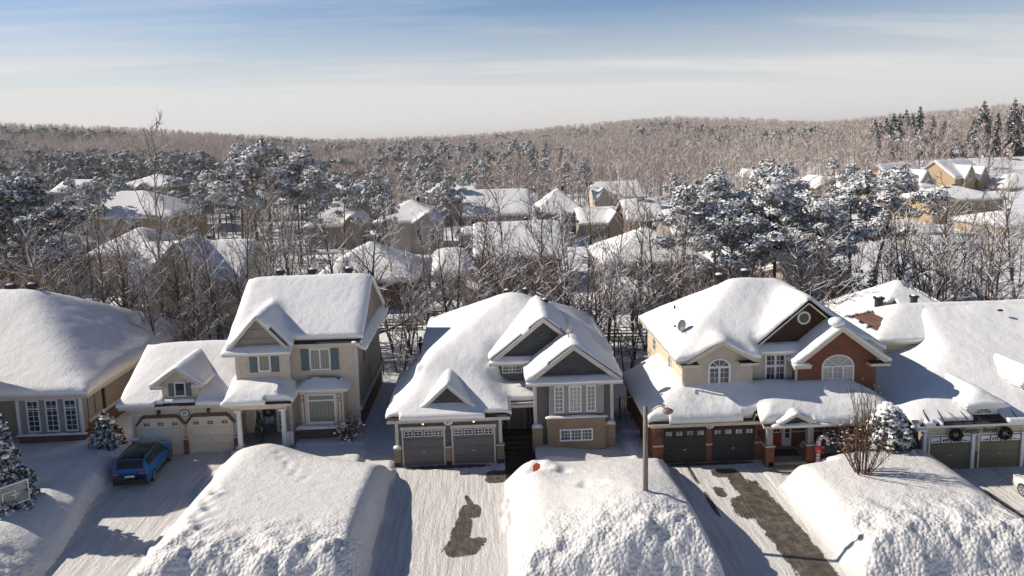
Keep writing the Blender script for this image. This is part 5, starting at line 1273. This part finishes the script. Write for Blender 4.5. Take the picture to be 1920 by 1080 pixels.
def scatter(n, r0, r1, a0=-41, a1=43, p=.8):
    r = r0+(r1-r0)*ng.uniform(0, 1, n)**p; a = np.radians(ng.uniform(a0, a1, n)); return np.stack([r*np.sin(a), r*np.cos(a)], 1)
NF = 15500
P1 = scatter(NF, 135, 820, p=.72)
az = np.degrees(np.arctan2(P1[:, 0], P1[:, 1])); r1 = np.hypot(P1[:, 0], P1[:, 1])
keep = np.ones(len(P1), bool)
for (xa, xb, ya, yb) in BGR: keep &= ~((P1[:, 0] > xa-3) & (P1[:, 0] < xb+3) & (P1[:, 1] > ya-(14 if ya > 140 else 8)) & (P1[:, 1] < yb+3))
keep &= ~((az > 20.5) & (r1 < 205+(az-20)*2.2) & (np.random.default_rng(5).uniform(0, 1, len(P1)) < .9))
keep &= (r1 > 185) | (np.random.default_rng(3).uniform(0, 1, len(P1)) < .75)
P1 = P1[keep]; r1 = r1[keep]; az = az[keep]
mixp = fbm(P1[:, 0]/70., P1[:, 1]/70., 12, 3)+.25*(vnoise(P1[:, 0]/15., P1[:, 1]/15., 8)-.5)
isp = mixp > np.where((az < 8), .11, .15)
isp &= (r1 < 620)
b_ = P1[~isp]; c_ = P1[isp]
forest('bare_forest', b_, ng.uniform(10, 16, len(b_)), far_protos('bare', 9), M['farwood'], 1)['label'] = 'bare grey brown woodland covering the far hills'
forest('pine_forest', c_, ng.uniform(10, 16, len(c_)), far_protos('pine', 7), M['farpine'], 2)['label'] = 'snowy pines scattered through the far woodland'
# ================================================================== vehicles
def vehicle(root, Lc, W, H, paint, roofm, y0=0):
    # local car: nose towards +y, built at the origin then placed by its Empty
    hw = W/2
    st = [  # y, bottom, waist z, roof z, waist half width, roof half width
        (-.500, .42, .80, .84, .92, .88), (-.494, .30, 1.00, 1.04, .97, .82), (-.485, .26, 1.02, 1.10, .99, .81), (-.440, .24, 1.04, 1.53, 1.0, .75), (-.38, .24, 1.04, 1.62, 1.0, .76),
        (-.15, .22, 1.01, 1.65, 1.0, .75), (.02, .22, .99, 1.63, 1.0, .75), (.13, .22, .98, 1.50, 1.0, .74), (.255, .22, .97, 1.06, 1.0, .78), (.34, .22, .95, 1.00, .99, .80), (.44, .24, .88, .94, .96, .78), (.485, .28, .76, .82, .88, .74), (.50, .40, .62, .66, .80, .70)]
    V = []; Fc = []
    for (t, zb, zw, zr, ww, wr) in st:
        y = t*Lc; k = H/1.65
        ring = [(-ww*hw*.94, zb), (-ww*hw, zb+.14), (-ww*hw*1.0, (zb+zw)/2+.05), (-ww*hw*.975, zw), (-wr*hw, zr-.045), (-wr*hw*.72, zr), (wr*hw*.72, zr), (wr*hw, zr-.045), (ww*hw*.975, zw), (ww*hw, (zb+zw)/2+.05), (ww*hw, zb+.14), (ww*hw*.94, zb)]
        V.append([(x, y, z*k) for x, z in ring])
    n = 12; mb = MB(); vs = [p for r in V for p in r]
    fs = []; mi = []
    for i in range(len(V)-1):
        for j in range(n):
            fs.append((i*n+j, i*n+(j+1) % n, (i+1)*n+(j+1) % n, (i+1)*n+j)); mi.append(1 if (j == 5 and 2 < i < 7) or (j in (4, 6) and 2 < i < 7) else 0)
    fs.append(tuple(range(n))); mi.append(0); fs.append(tuple(range((len(V)-1)*n+n-1, (len(V)-1)*n-1, -1))); mi.append(0)
    for f, m_ in zip(fs, mi): pass
    me = bpy.data.meshes.new('body'); me.from_pydata(vs, [], [f[::-1] for f in fs]); me.materials.append(paint); me.materials.append(roofm); me.polygons.foreach_set('material_index', mi)
    me.polygons.foreach_set('use_smooth', [True]*len(fs)); me.update(); b = link('body', me, root)
    def lerp(P, Q, t): return tuple(P[k]+(Q[k]-P[k])*t for k in range(3))
    def patch(i0, i1, jl, jh, lo, hi, out, name, mat, a=.0, c=1.0):
        q = MB()
        for i in range(i0, i1):
            A, B, Cc, D = V[i][jl], V[i+1][jl], V[i+1][jh], V[i][jh]
            f0 = a if i == i0 else 0; f1 = c if i == i1-1 else 1
            A2, B2 = lerp(A, B, f0), lerp(A, B, f1); D2, C2 = lerp(D, Cc, f0), lerp(D, Cc, f1)
            pts = [lerp(A2, D2, lo), lerp(B2, C2, lo), lerp(B2, C2, hi), lerp(A2, D2, hi)]
            q.add([(p[0]+out[0], p[1]+out[1], p[2]+out[2]) for p in pts], [(0, 1, 2, 3)])
        return q.build(name, mat, root) if False else link(name, q.mesh(name, mat), root)
    for s, jl, jh in ((-1, 3, 4), (1, 8, 7)):
        patch(3, 5, jl, jh, .12, .85, (s*.012, 0, .006), 'side_window', M['cardark'], .1, .75); patch(4, 6, jl, jh, .1, .86, (s*.012, 0, .006), 'side_window', M['cardark'], .82, .45); patch(5, 8, jl, jh, .1, .86, (s*.012, 0, .006), 'side_window', M['cardark'], .55, .45)
    q = MB(); a, b_, c, d = V[2][4], V[2][7], V[3][7], V[3][4]
    q.add([(p[0]*.93, p[1]-.02, p[2]+.01) for p in (a, b_, c, d)], [(0, 1, 2, 3)]); link('rear_window', q.mesh('rear_window', M['cardark']), root)
    q = MB(); a, b_, c, d = V[8][4], V[8][7], V[7][7], V[7][4]
    q.add([(p[0]*.93, p[1]+.02, p[2]+.012) for p in (a, b_, c, d)], [(0, 1, 2, 3)]); link('windscreen', q.mesh('windscreen', M['glass']), root)
    def bxp(name, mat, *bs):
        q = MB()
        for z in bs: q.box(*z)
        return link(name, q.mesh(name, M[mat]), root)
    bxp('bumper', 'dark', (-hw*.95, hw*.95, -.505*Lc, -.47*Lc, .26, .52)); bxp('bumper', 'dark', (-hw*.85, hw*.85, .47*Lc, .503*Lc, .22, .5))
    for s in (-1, 1):
        bxp('sill', 'dark', (s*hw*.93, s*hw*1.005, -.3*Lc, .3*Lc, .2, .34))
        bxp('tail_light', 'tail', (s*hw*.55, s*hw*.96, -.508*Lc, -.47*Lc, .84, .98)); bxp('headlight', 'white', (s*hw*.5, s*hw*.86, .47*Lc, .488*Lc, .68, .8)); bxp('mirror', 'dark', (s*hw*1.0, s*hw*1.18, .15*Lc, .18*Lc, 1.0, 1.14))
        bxp('door_handle', 'dark', (s*hw*.99, s*hw*1.02, -.02*Lc, .02*Lc, .9, .94)); bxp('roof_rail', 'dark', (s*hw*.66, s*hw*.72, -.3*Lc, .08*Lc, 1.63, 1.69))
        for yy in (-.30, .30):
            w = MB(); w.tube([(s*hw*.80, yy*Lc, .35), (s*hw*1.02, yy*Lc, .35)], .35, 18); wo = link('wheel', w.mesh('wheel', M['dark']), root)
            r = MB()
            for k in range(5):
                t = 2*math.pi*k/5; e = (math.cos(t), math.sin(t)); nn = (-e[1]*.045, e[0]*.045)
                r.add([(s*hw*1.03, yy*Lc+e[0]*.05+nn[0], .35+e[1]*.05+nn[1]), (s*hw*1.03, yy*Lc+e[0]*.24+nn[0], .35+e[1]*.24+nn[1]), (s*hw*1.03, yy*Lc+e[0]*.24-nn[0], .35+e[1]*.24-nn[1]), (s*hw*1.03, yy*Lc+e[0]*.05-nn[0], .35+e[1]*.05-nn[1])], [(0, 1, 2, 3)])
            for k in range(16):
                t0, t1 = 2*math.pi*k/16, 2*math.pi*(k+1)/16
                r.add([(s*hw*1.028, yy*Lc+q_*math.cos(t), .35+q_*math.sin(t)) for q_, t in ((.20, t0), (.25, t0), (.25, t1), (.20, t1))], [(0, 1, 2, 3)])
            link('rim', r.mesh('rim', M['rim']), wo)
    pl = bxp('number_plate', 'white', (-.26, .26, -.512*Lc, -.492*Lc, .70, .82)); return b
M['cardark'] = plain('tinted_car_glass', (.006, .006, .007), .3, 0, .03); M['tail'] = plain('tail_light_red', (.45, .09, .05), .25); M['rim'] = plain('alloy', (.45, .45, .46), .35, .6)
M['bluepaint'] = plain('blue_car_paint', (.012, .15, .38), .3, .1, .12); M['whitepaint'] = plain('white_car_paint', (.62, .61, .58), .3, 0, .03); M['blackpaint'] = plain('black_car_roof', (.008, .008, .009), .15, 0, .03)
def car(name, label, cat, x, y, rot, Lc, W, H, paint, roofm):
    o = link(name, None, None, (0, 0, 0)); o['label'] = label; o['category'] = cat
    vehicle(o, Lc, W, H, paint, roofm); o.location = (x, y, drive_z(y)-.0); o.rotation_euler = (0, 0, rot); return o
car('parked_car', 'bright blue hatchback SUV with black roof parked on the shaded driveway', 'car', -21.2, 42.1, math.radians(5), 4.4, 2.0, 1.8, M['bluepaint'], M['blackpaint'])
car('parked_car', 'white car with alloy wheels cut off by the right edge of the photo', 'car', 28.68, 33.65, 0, 4.6, 1.8, 1.5, M['whitepaint'], M['whitepaint'])
# ================================================================== street lamp
M['pole'] = plain('aged_concrete', (.20, .165, .135), .85); M['lamphead'] = plain('rusty_lamp_head', (.25, .17, .13), .6)
def street_lamp(x, y):
    z = ground_z(x, y); o = thing('street_lamp', 'tall concrete street lamp with curved arm standing in the snow bank', 'street lamp', (x, y, z))
    mb = MB(); mb.tube([(x, y, z-1), (x, y, z+2), (x, y, 6.75)], [.125, .12, .10], 14); mb.build('pole', M['pole'], o, True)
    mb = MB(); mb.tube([(x+.05, y, 6.35), (x+.35, y-.08, 6.62), (x+.55, y-.13, 6.80), (x+.72, y-.18, 6.84), (x+.86, y-.22, 6.74), (x+.9, y-.23, 6.66)], .045, 8); mb.build('arm', M['gtrim'], o, True)
    mb = MB(); mb.ball((x+1.0, y-.26, 6.60), (.26, .19, .14), 0, 12, 7); mb.box(x+.93, x+1.0, y-.29, y-.23, 6.68, 6.80); hd = mb.build('lamp_head', M['lamphead'], o, True)
    b = MB(); b.ball((x+1.0, y-.26, 6.52), (.17, .12, .09), 0, 10, 5); b.build('lens', M['frosted'], hd, True)
street_lamp(7.1, 32.25)
# ================================================================== plants in front
def front_tree():
    g = random.Random(77); x, y = 19.0, 34.8; z = ground_z(x, y); o = thing('small_tree', 'bare many stemmed young tree growing out of the snow bank', 'tree', (x, y, z))
    tb = MB(); bb = MB(); lf = MB()
    for s in range(15):
        a = s*2.4; tilt = (.10 if s < 8 else .55+.25*g.random())
        d = Vector((math.cos(a)*tilt, math.sin(a)*tilt, 1)); Ls = g.uniform(4.0, 4.9) if s < 8 else g.uniform(1.9, 2.9)
        P1, D1, R1 = limb(tb, g, (x+math.cos(a)*.14, y+math.sin(a)*.14, z-.3), d, Ls, .045, .012, 9, 5, .06, .06 if s < 8 else .04)
        for k in range(16):
            u = .18+.82*(k+g.random())/16; i = min(8, int(u*9)); p = P1[i].lerp(P1[i+1], u*9-i)
            d2 = (side_dir(g, D1[i], g.uniform(.35, .8))+Vector((0, 0, .45))).normalized(); L2 = g.uniform(.35, 1.0)*(1.25-u*.5)
            P2, D2, R2 = limb(bb, g, p, d2, L2, .014, .006, 3, 3, .1, .12)
            for w in range(3): i3 = g.randrange(3); spike(bb, P2[i3], P2[i3]+(D2[i3]+rvec(g, .4)).normalized()*g.uniform(.15, .4), .007)
            if g.random() < .55: lf.ball(tuple(P2[-1]), (.035, .035, .05), 0, 4, 2)
    tb.build('trunk', M['redbark'], o, True); bb.build('crown', M['redbark'], o); lf.build('buds', M['leaf'], o)
M['redbark'] = snowy('reddish_bark', (.085, .048, .032), (.14, .085, .055), .8, 1., .5, 6)
front_tree()
def twig_shrub(label, x, y, n, Hh, W, mat, snowb, seed, cat='shrub', zoff=0):
    g = random.Random(seed); z = ground_z(x, y)+zoff; o = thing('shrub', label, cat, (x, y, z)); bb = MB(); sb = MB(); lf = MB()
    for s in range(n):
        a = g.uniform(0, 6.28); t = g.uniform(.2, 1.1); d = Vector((math.cos(a)*t*W, math.sin(a)*t*W*.7, 1)); L_ = Hh*g.uniform(.6, 1.15)
        P1, D1, R1 = limb(bb, g, (x+g.gauss(0, .15), y+g.gauss(0, .12), z-.2), d, L_, .018, .007, 5, 3, .14, .0)
        for k in range(7):
            i = g.randrange(1, 5); q = P1[i]+side_dir(g, D1[i], .7)*g.uniform(.2, .55); spike(bb, P1[i], q, .008)
            if g.random() < .5: lf.ball(tuple(q), (.05, .05, .035), 0, 4, 2)
            if g.random() < snowb*.8: sb.ball(tuple(q), (g.uniform(.04, .10), g.uniform(.03, .07), g.uniform(.02, .05)), 0, 6, 4)
    bb.build('stems', M[mat], o); lf.build('leaves', M['darkleaf'], o)
    if sb.v: sb.build('snow_tufts', M['snow'], o, True)
M['darkleaf'] = plain('dead_brown_leaf', (.075, .04, .03), .8)
twig_shrub('twiggy brown shrub holding snow at the corner of the beige house', -9.3, 44.3, 46, 1.7, .9, 'redbark', .35, 5)
twig_shrub('dark red twiggy shrub beside the porch of the brick house', 20.0, 38.5, 60, 2.1, .6, 'redbark', .18, 6)
def droopy(label, x, y, Hh, W, seed, name='evergreen_shrub'):
    ng = np.random.default_rng(seed); g = random.Random(seed); z = ground_z(x, y); o = thing(name, label, 'shrub', (x, y, z)); T = Tuft(); S = MB()
    for k in range(60):
        a = g.uniform(0, 6.28); t = g.random(); r = W*math.sqrt(1-t*t*.85)*g.uniform(.55, 1); d = Vector((math.cos(a), math.sin(a)*.8, 0))
        for q in range(4):              # a bough arching down, its snow lying along it
            c = d*(r*(.55+.18*q)); zc = Hh*t*.95+.25-.05*q*q
            T.quads((c.x, c.y, zc-.06), .26, .2, 16, ng, .11, -.1)
            w = g.uniform(.13, .25)*(1.15-.16*q); S.ball((c.x+x+g.gauss(0, .05), c.y+y+g.gauss(0, .05), zc+z+.08), (w, w*.9, w*.62), 0, 8, 5)
    tm = MB(); tm.tube([(0, 0, -.2), (0, 0, Hh*.8)], [.09, .03], 6); link('stem', tm.mesh('stem', M['pinebark']), o)
    link('foliage', T.mesh('foliage', M['spruce']), o); S.build('snow_clumps', M['snow'], o, True)
droopy('evergreen shrub bent under heavy snow clumps beside the brick house porch', 22.3, 38.2, 2.5, 1.35, 8)
def front_spruce(label, x, y, Hh, W, layers, seed, dens=1.):
    z = ground_z(x, y); o = thing('spruce_tree', label, 'tree', (x, y, z)); tb, T = spruce(seed, Hh, W, layers, dens); link('trunk', tb.mesh('trunk', M['pinebark']), o); link('crown', T.mesh('crown', M['spruce']), o)
    g = random.Random(seed); S = MB()
    for k in range(int(26*Hh/3)):
        t = g.random()*.9; Rr = W*(1-t)**.85*g.uniform(.35, .9); a = g.uniform(0, 6.28)
        S.ball((x+Rr*math.cos(a), y+Rr*math.sin(a), z+Hh*(.07+.88*t)-.3*Rr*Rr/W+.12), (g.uniform(.12, .3), g.uniform(.12, .28), g.uniform(.06, .14)), 0, 8, 5)
    S.build('snow_clumps', M['snow'], o, True)
front_spruce('large snow laden spruce cut off by the left edge of the photo', -25.3, 35.7, 5.5, 1.6, 14, 3, 1.4)
front_spruce('small snow laden spruce at the corner of the long roofed house', -24.9, 45.0, 2.1, 1.15, 8, 4, 1.2)
def topiary():
    x, y = -15.0, 44.5; o = thing('potted_conifer', 'slim dark green cone shrub in blue pot on beige house porch', 'potted plant', (x, y, .62)); ng = np.random.default_rng(5); T = Tuft()
    for k in range(9): T.quads((0, 0, .45+k*.17), .34*(1-k/9.5)+.04, .16, 60, ng, .07, -.2)
    link('foliage', T.mesh('foliage', M['green']), o); mb = MB(); mb.tube([(x, y, .62), (x, y, 1.0)], [.2, .27], 12); mb.build('pot', M['teal'], o)
topiary()
def wreath(label, x, z, y, R, loc=None, red=False):
    o = thing('wreath', label, 'wreath', (x, y, z)); ng = np.random.default_rng(int(abs(x)*10)); T = Tuft()
    for k in range(18): t = k*math.pi/9; T.quads((R*.72*math.cos(t), -.06, R*.72*math.sin(t)), R*.3, R*.3, 34, ng, .06, 0)
    link('foliage', T.mesh('foliage', M['green']), o); mb = MB(); mb.ball((x+.05, y-.1, z), (.05, .03, .06), 0, 6, 4); mb.build('ornament', M['frosted'], o)
wreath('dark round wreath on the teal front door of the beige house', -14.79, 2.05, 45.8, .34)
wreath('round green wreath left of the black house lettering', 26.12, 2.08, 38.14, .40)
wreath('round green wreath right of the black house lettering', 28.98, 2.06, 38.14, .40)
def dish(label, x, y, z, r, yaw):
    o = thing('satellite_dish', label, 'satellite dish', (x, y, z)); mb = MB(); n = 16
    c = Vector((x, y, z+.62)); f = Vector((math.sin(yaw), -math.cos(yaw), .35)).normalized(); a = f.cross(Vector((0, 0, 1))).normalized(); b = a.cross(f)
    vs = [c-f*.12]+[c+a*(r*.5*math.cos(2*math.pi*k/n))+b*(r*.56*math.sin(2*math.pi*k/n))-f*.09 for k in range(n)]+[c+a*(r*math.cos(2*math.pi*k/n))+b*(r*1.12*math.sin(2*math.pi*k/n)) for k in range(n)]
    mb.add(vs, [(0, 1+k, 1+(k+1) % n) for k in range(n)]+[(1+k, 1+n+k, 1+n+(k+1) % n, 1+(k+1) % n) for k in range(n)]); mb.build('reflector', M['dishgrey'], o, True)
    m2 = MB(); m2.tube([(x, y, z-.3), (x, y, z+.3), tuple(c-f*.1)], .03, 6); m2.build('mast', M['dishgrey'], o)
    m3 = MB(); e = c+f*.55-b*.15; m3.tube([tuple(c-b*r*.9), tuple(e)], .015, 5); m3.box(e.x-.06, e.x+.06, e.y-.06, e.y+.06, e.z-.04, e.z+.06); m3.build('receiver_arm', M['dishgrey'], o)
M['dishgrey'] = plain('dish_grey', (.12, .12, .125), .5)
dish('grey satellite dish near the ridge of the dark grey house gable', 4.75, 43.4, 7.05, .34, math.radians(-60))
dish('grey satellite dish low on the left roof slope of the brick house', 11.9, 43.6, 6.9, .34, math.radians(-60))
# ================================================================== small things
def candy_cane():
    x, y = 18.62, 38.95; z = ground_z(x, y); z = min(z, .8); o = thing('candy_cane', 'wire candy cane decoration with red bow by the brick house porch', 'decoration', (x, y, z)); r = MB()
    path = [(x, y, z+.1*k) for k in range(13)]+[(x+.28-.28*math.cos(t), y, z+1.25+.34*math.sin(t)) for t in np.linspace(0, math.pi*1.15, 12)]
    P_ = [Vector(p) for p in path]
    for k in range(len(P_)-1): r.tube([P_[k], P_[k+1]], .13, 8, 0 if k % 2 else 1)
    r.build('cane', [M['white'], M['candy']], o, True)
    b = MB(); c = (x, y-.15, z+.95); b.ball(c, (.07, .05, .07), 0, 7, 5)
    for s in (-1, 1): b.ball((c[0]+s*.16, c[1], c[2]+.05), (.16, .05, .10), 0, 8, 5); b.add([(c[0], c[1], c[2]), (c[0]+s*.14, c[1]-.03, c[2]-.36), (c[0]+s*.26, c[1]-.03, c[2]-.3)], [(0, 1, 2)])
    b.build('bow', M['bow'], o, True)
M['candy'] = plain('pale_pink_tinsel', (.5, .28, .27), .6)
candy_cane()
def mat_(label, x0, x1, y0, y1, z):
    mb = MB(); mb.box(x0, x1, y0, y1, z, z+.02)
    for k in range(8): mb.box(x0+.04, x1-.04, y0+.05+k*(y1-y0-.1)/8, y0+.09+k*(y1-y0-.1)/8, z+.02, z+.03)
    tag(mb.build('door_mat', M['dark'], None, loc=((x0+x1)/2, (y0+y1)/2, z)), label, 'door mat')
mat_('black door mat in front of the red front door', 16.5, 18.1, 40.1, 41.0, .285)
def hoop():
    x, y = -24.4, 34.9; z = ground_z(x, y); o = thing('basketball_hoop', 'lowered basketball backboard half buried in snow beside the spruce', 'basketball hoop', (x, y, z))
    d = Vector((.62, .78, 0)); n = Vector((.78, -.62, 0)); U = Vector((0, 0, 1)); c = Vector((x, y, z+.85))
    def pl(mb, a0, a1, b0, b1, n0, n1):
        vs = [c+d*a+U*b+n*k for k in (n0, n1) for a, b in ((a0, b0), (a1, b0), (a1, b1), (a0, b1))]; mb.add(vs, [(0, 1, 2, 3), (7, 6, 5, 4), (0, 4, 5, 1), (1, 5, 6, 2), (2, 6, 7, 3), (3, 7, 4, 0)])
    m1 = MB(); pl(m1, -.85, .85, -.5, .5, 0, .02); m1.build('backboard', M['board'], o)
    m2 = MB()
    for q in ((-.9, .9, .5, .56), (-.9, .9, -.56, -.5), (-.9, -.84, -.5, .5), (.84, .9, -.5, .5), (-.3, .3, .16, .2), (-.3, -.26, -.25, .16), (.26, .3, -.25, .16)): pl(m2, *q, -.02, .04)
    m2.build('frame', M['white'], o)
    m3 = MB(); cc = c+n*.35-U*.32; m3.tube([tuple(cc+d*(.23*math.cos(t))+n*(.23*math.sin(t))) for t in np.linspace(0, 2*math.pi, 17)], .02, 5); m3.build('rim', M['dark'], o)
    m4 = MB(); 
    for k in range(2): m4.tube([tuple(c-n*.05+d*(-.2+.4*k)-U*.3), tuple(c-n*.7+d*(-.2+.4*k)-U*.75), tuple(c-n*1.1-U*1.2)], .05, 6)
    m4.build('pole', M['dark'], o)
M['board'] = glass('acrylic_board', (.20, .22, .20), .15)
hoop()
def shovel():
    x, y = 2.2, 37.35; z = ground_z(x, y); o = thing('shovel', 'orange plastic shovel blade sticking out of a hollow in the bank', 'shovel', (x, y, z)); mb = MB()
    mb.add([(x-.18, y, z+.02), (x+.2, y+.05, z+.05), (x+.24, y+.2, z+.32), (x+.02, y+.22, z+.42), (x-.16, y+.16, z+.3)], [(0, 1, 2, 3, 4)]); mb.add([(x-.18, y+.02, z), (x+.2, y+.07, z+.03), (x+.24, y+.23, z+.30), (x+.02, y+.25, z+.40), (x-.16, y+.19, z+.28)], [(4, 3, 2, 1, 0)])
    mb.build('blade', M['orange'], o); m2 = MB(); m2.tube([(x, y+.2, z+.15), (x+.3, y+.7, z-.05)], .02, 5); m2.build('handle', M['bark'], o)
M['orange'] = plain('orange_plastic', (.75, .13, .05), .45)
shovel()
mb = MB(); mb.tube([(15.6, 38.75, .1), (15.9, 38.6, .12), (16.3, 38.45, .1), (16.8, 38.3, .11), (17.2, 38.1, .09)], .04, 6)
tag(mb.build('stick', M['dark'], None, loc=(16.4, 38.4, .1)), 'dark stick lying on the cleared path before the red door', 'stick')
def bin_(x, y):
    z = ground_z(x, y); o = thing('garden_post', 'dark snow capped garden post standing in the yard behind the houses', 'post', (x, y, z)); mb = MB(); mb.tube([(x, y, z-.1), (x, y, z+.7), (x, y, z+1.3), (x, y, z+1.75)], [.16, .15, .28, .12], 8); mb.build('body', M['green'], o); s = MB(); s.ball((x, y, z+1.75), (.2, .2, .14), 0, 8, 5); s.build('snow_cap', M['snow'], o, True)
bin_(-6.3, 62)
# ================================================================== light, sky, camera
SUN = Vector((-1.52, .39, 1.0)).normalized()
sl = bpy.data.lights.new('sun', 'SUN'); sl.energy = 5.0; sl.angle = math.radians(.5); sl.color = (1, .92, .815)
so = bpy.data.objects.new('sun', sl); C.objects.link(so); so.rotation_euler = SUN.to_track_quat('Z', 'Y').to_euler()
w = bpy.data.worlds.new('World'); bpy.context.scene.world = w; w.use_nodes = True; nt = w.node_tree; bg = nt.nodes['Background']
sky = N(nt, 'ShaderNodeTexSky', sky_type='NISHITA', sun_disc=False); sky.sun_elevation = math.asin(SUN.z); sky.sun_rotation = math.atan2(SUN.x, SUN.y)
sky.air_density = 1.25; sky.dust_density = .15; sky.ozone_density = 3.5
tc = N(nt, 'ShaderNodeTexCoord'); sx = N(nt, 'ShaderNodeSeparateXYZ'); L(nt, tc.outputs['Generated'], sx.inputs[0])
zc = math_(nt, 'ADD', math_(nt, 'MAXIMUM', sx.outputs['Z'], 0), .10)
cv = N(nt, 'ShaderNodeCombineXYZ'); L(nt, math_(nt, 'DIVIDE', sx.outputs['X'], zc), cv.inputs[0]); L(nt, math_(nt, 'DIVIDE', sx.outputs['Y'], zc), cv.inputs[1])
mp = N(nt, 'ShaderNodeMapping'); mp.inputs['Rotation'].default_value = (0, 0, math.radians(-9)); mp.inputs['Scale'].default_value = (.16, .8, 1); L(nt, cv.outputs[0], mp.inputs['Vector'])
n1 = noise(nt, mp.outputs[0], 1.1, 7, .62)
cl = N1(nt, n1, .46, .80)
hz = N1(nt, sx.outputs['Z'], .185, .055)       # thin high cloud thickens towards the horizon
hz2 = math_(nt, 'POWER', hz, 1.15)
hi = N1(nt, sx.outputs['Z'], .55, .2)          # the sky deepens overhead and the thin cloud lies low
cl = math_(nt, 'MULTIPLY', cl, hi)
k = math_(nt, 'MINIMUM', math_(nt, 'ADD', math_(nt, 'MULTIPLY', cl, .72), math_(nt, 'MULTIPLY', hz2, .95)), .96)
deep = mixc(nt, hi, (.42, .46, .50), (1, 1, 1))
col = mixc(nt, k, mixc(nt, 1., mixc(nt, 1., sky.outputs[0], (1.0, 1.22, 1.58), 'MULTIPLY'), deep, 'MULTIPLY'), (12.6, 12.5, 12.5))
L(nt, col, bg.inputs['Color']); bg.inputs['Strength'].default_value = .055
cam = bpy.data.cameras.new('camera'); co = bpy.data.objects.new('camera', cam); C.objects.link(co)
cam.sensor_width = 36; cam.lens = F/1920*36; cam.shift_y = -(540-CY)/1920; cam.clip_end = 20000; cam.clip_start = .1
Rg = Vector((ca, -sa, 0)); fh = Vector((sa, ca, 0)); Z_ = Vector((0, 0, 1))
fw = fh*cp-Z_*sp; dn = fh*(-sp)-Z_*cp
rx = Rg*cr+dn*sr; dy = dn*cr-Rg*sr
co.matrix_world = Matrix(((rx.x, -dy.x, -fw.x, 0), (rx.y, -dy.y, -fw.y, 0), (rx.z, -dy.z, -fw.z, HC), (0, 0, 0, 1)))
sc = bpy.context.scene; sc.camera = co; sc.view_settings.view_transform = 'Standard'; sc.view_settings.look = 'None'; sc.view_settings.exposure = .2; sc.view_settings.gamma = 1
sc.render.engine = 'CYCLES'; sc.cycles.max_bounces = 6; sc.cycles.diffuse_bounces = 3; sc.cycles.use_denoising = True
# the thin winter air between here and the hills
hm = bpy.data.materials.new('haze'); hm.use_nodes = True; hn = hm.node_tree; hn.nodes.remove(hn.nodes['Principled BSDF'])
pv = N(hn, 'ShaderNodeVolumePrincipled'); pv.inputs['Color'].default_value = (1, .94, .87, 1); pv.inputs['Density'].default_value = .00016; pv.inputs['Anisotropy'].default_value = .2
L(hn, pv.outputs[0], [n for n in hn.nodes if n.type == 'OUTPUT_MATERIAL'][0].inputs['Volume'])
mb = MB(); mb.box(-6100, 6100, -6100, 6100, -32, 75); hz_o = mb.build('haze', hm); hz_o['kind'] = 'stuff'
sc.cycles.volume_bounces = 0; sc.cycles.volume_step_rate = 4
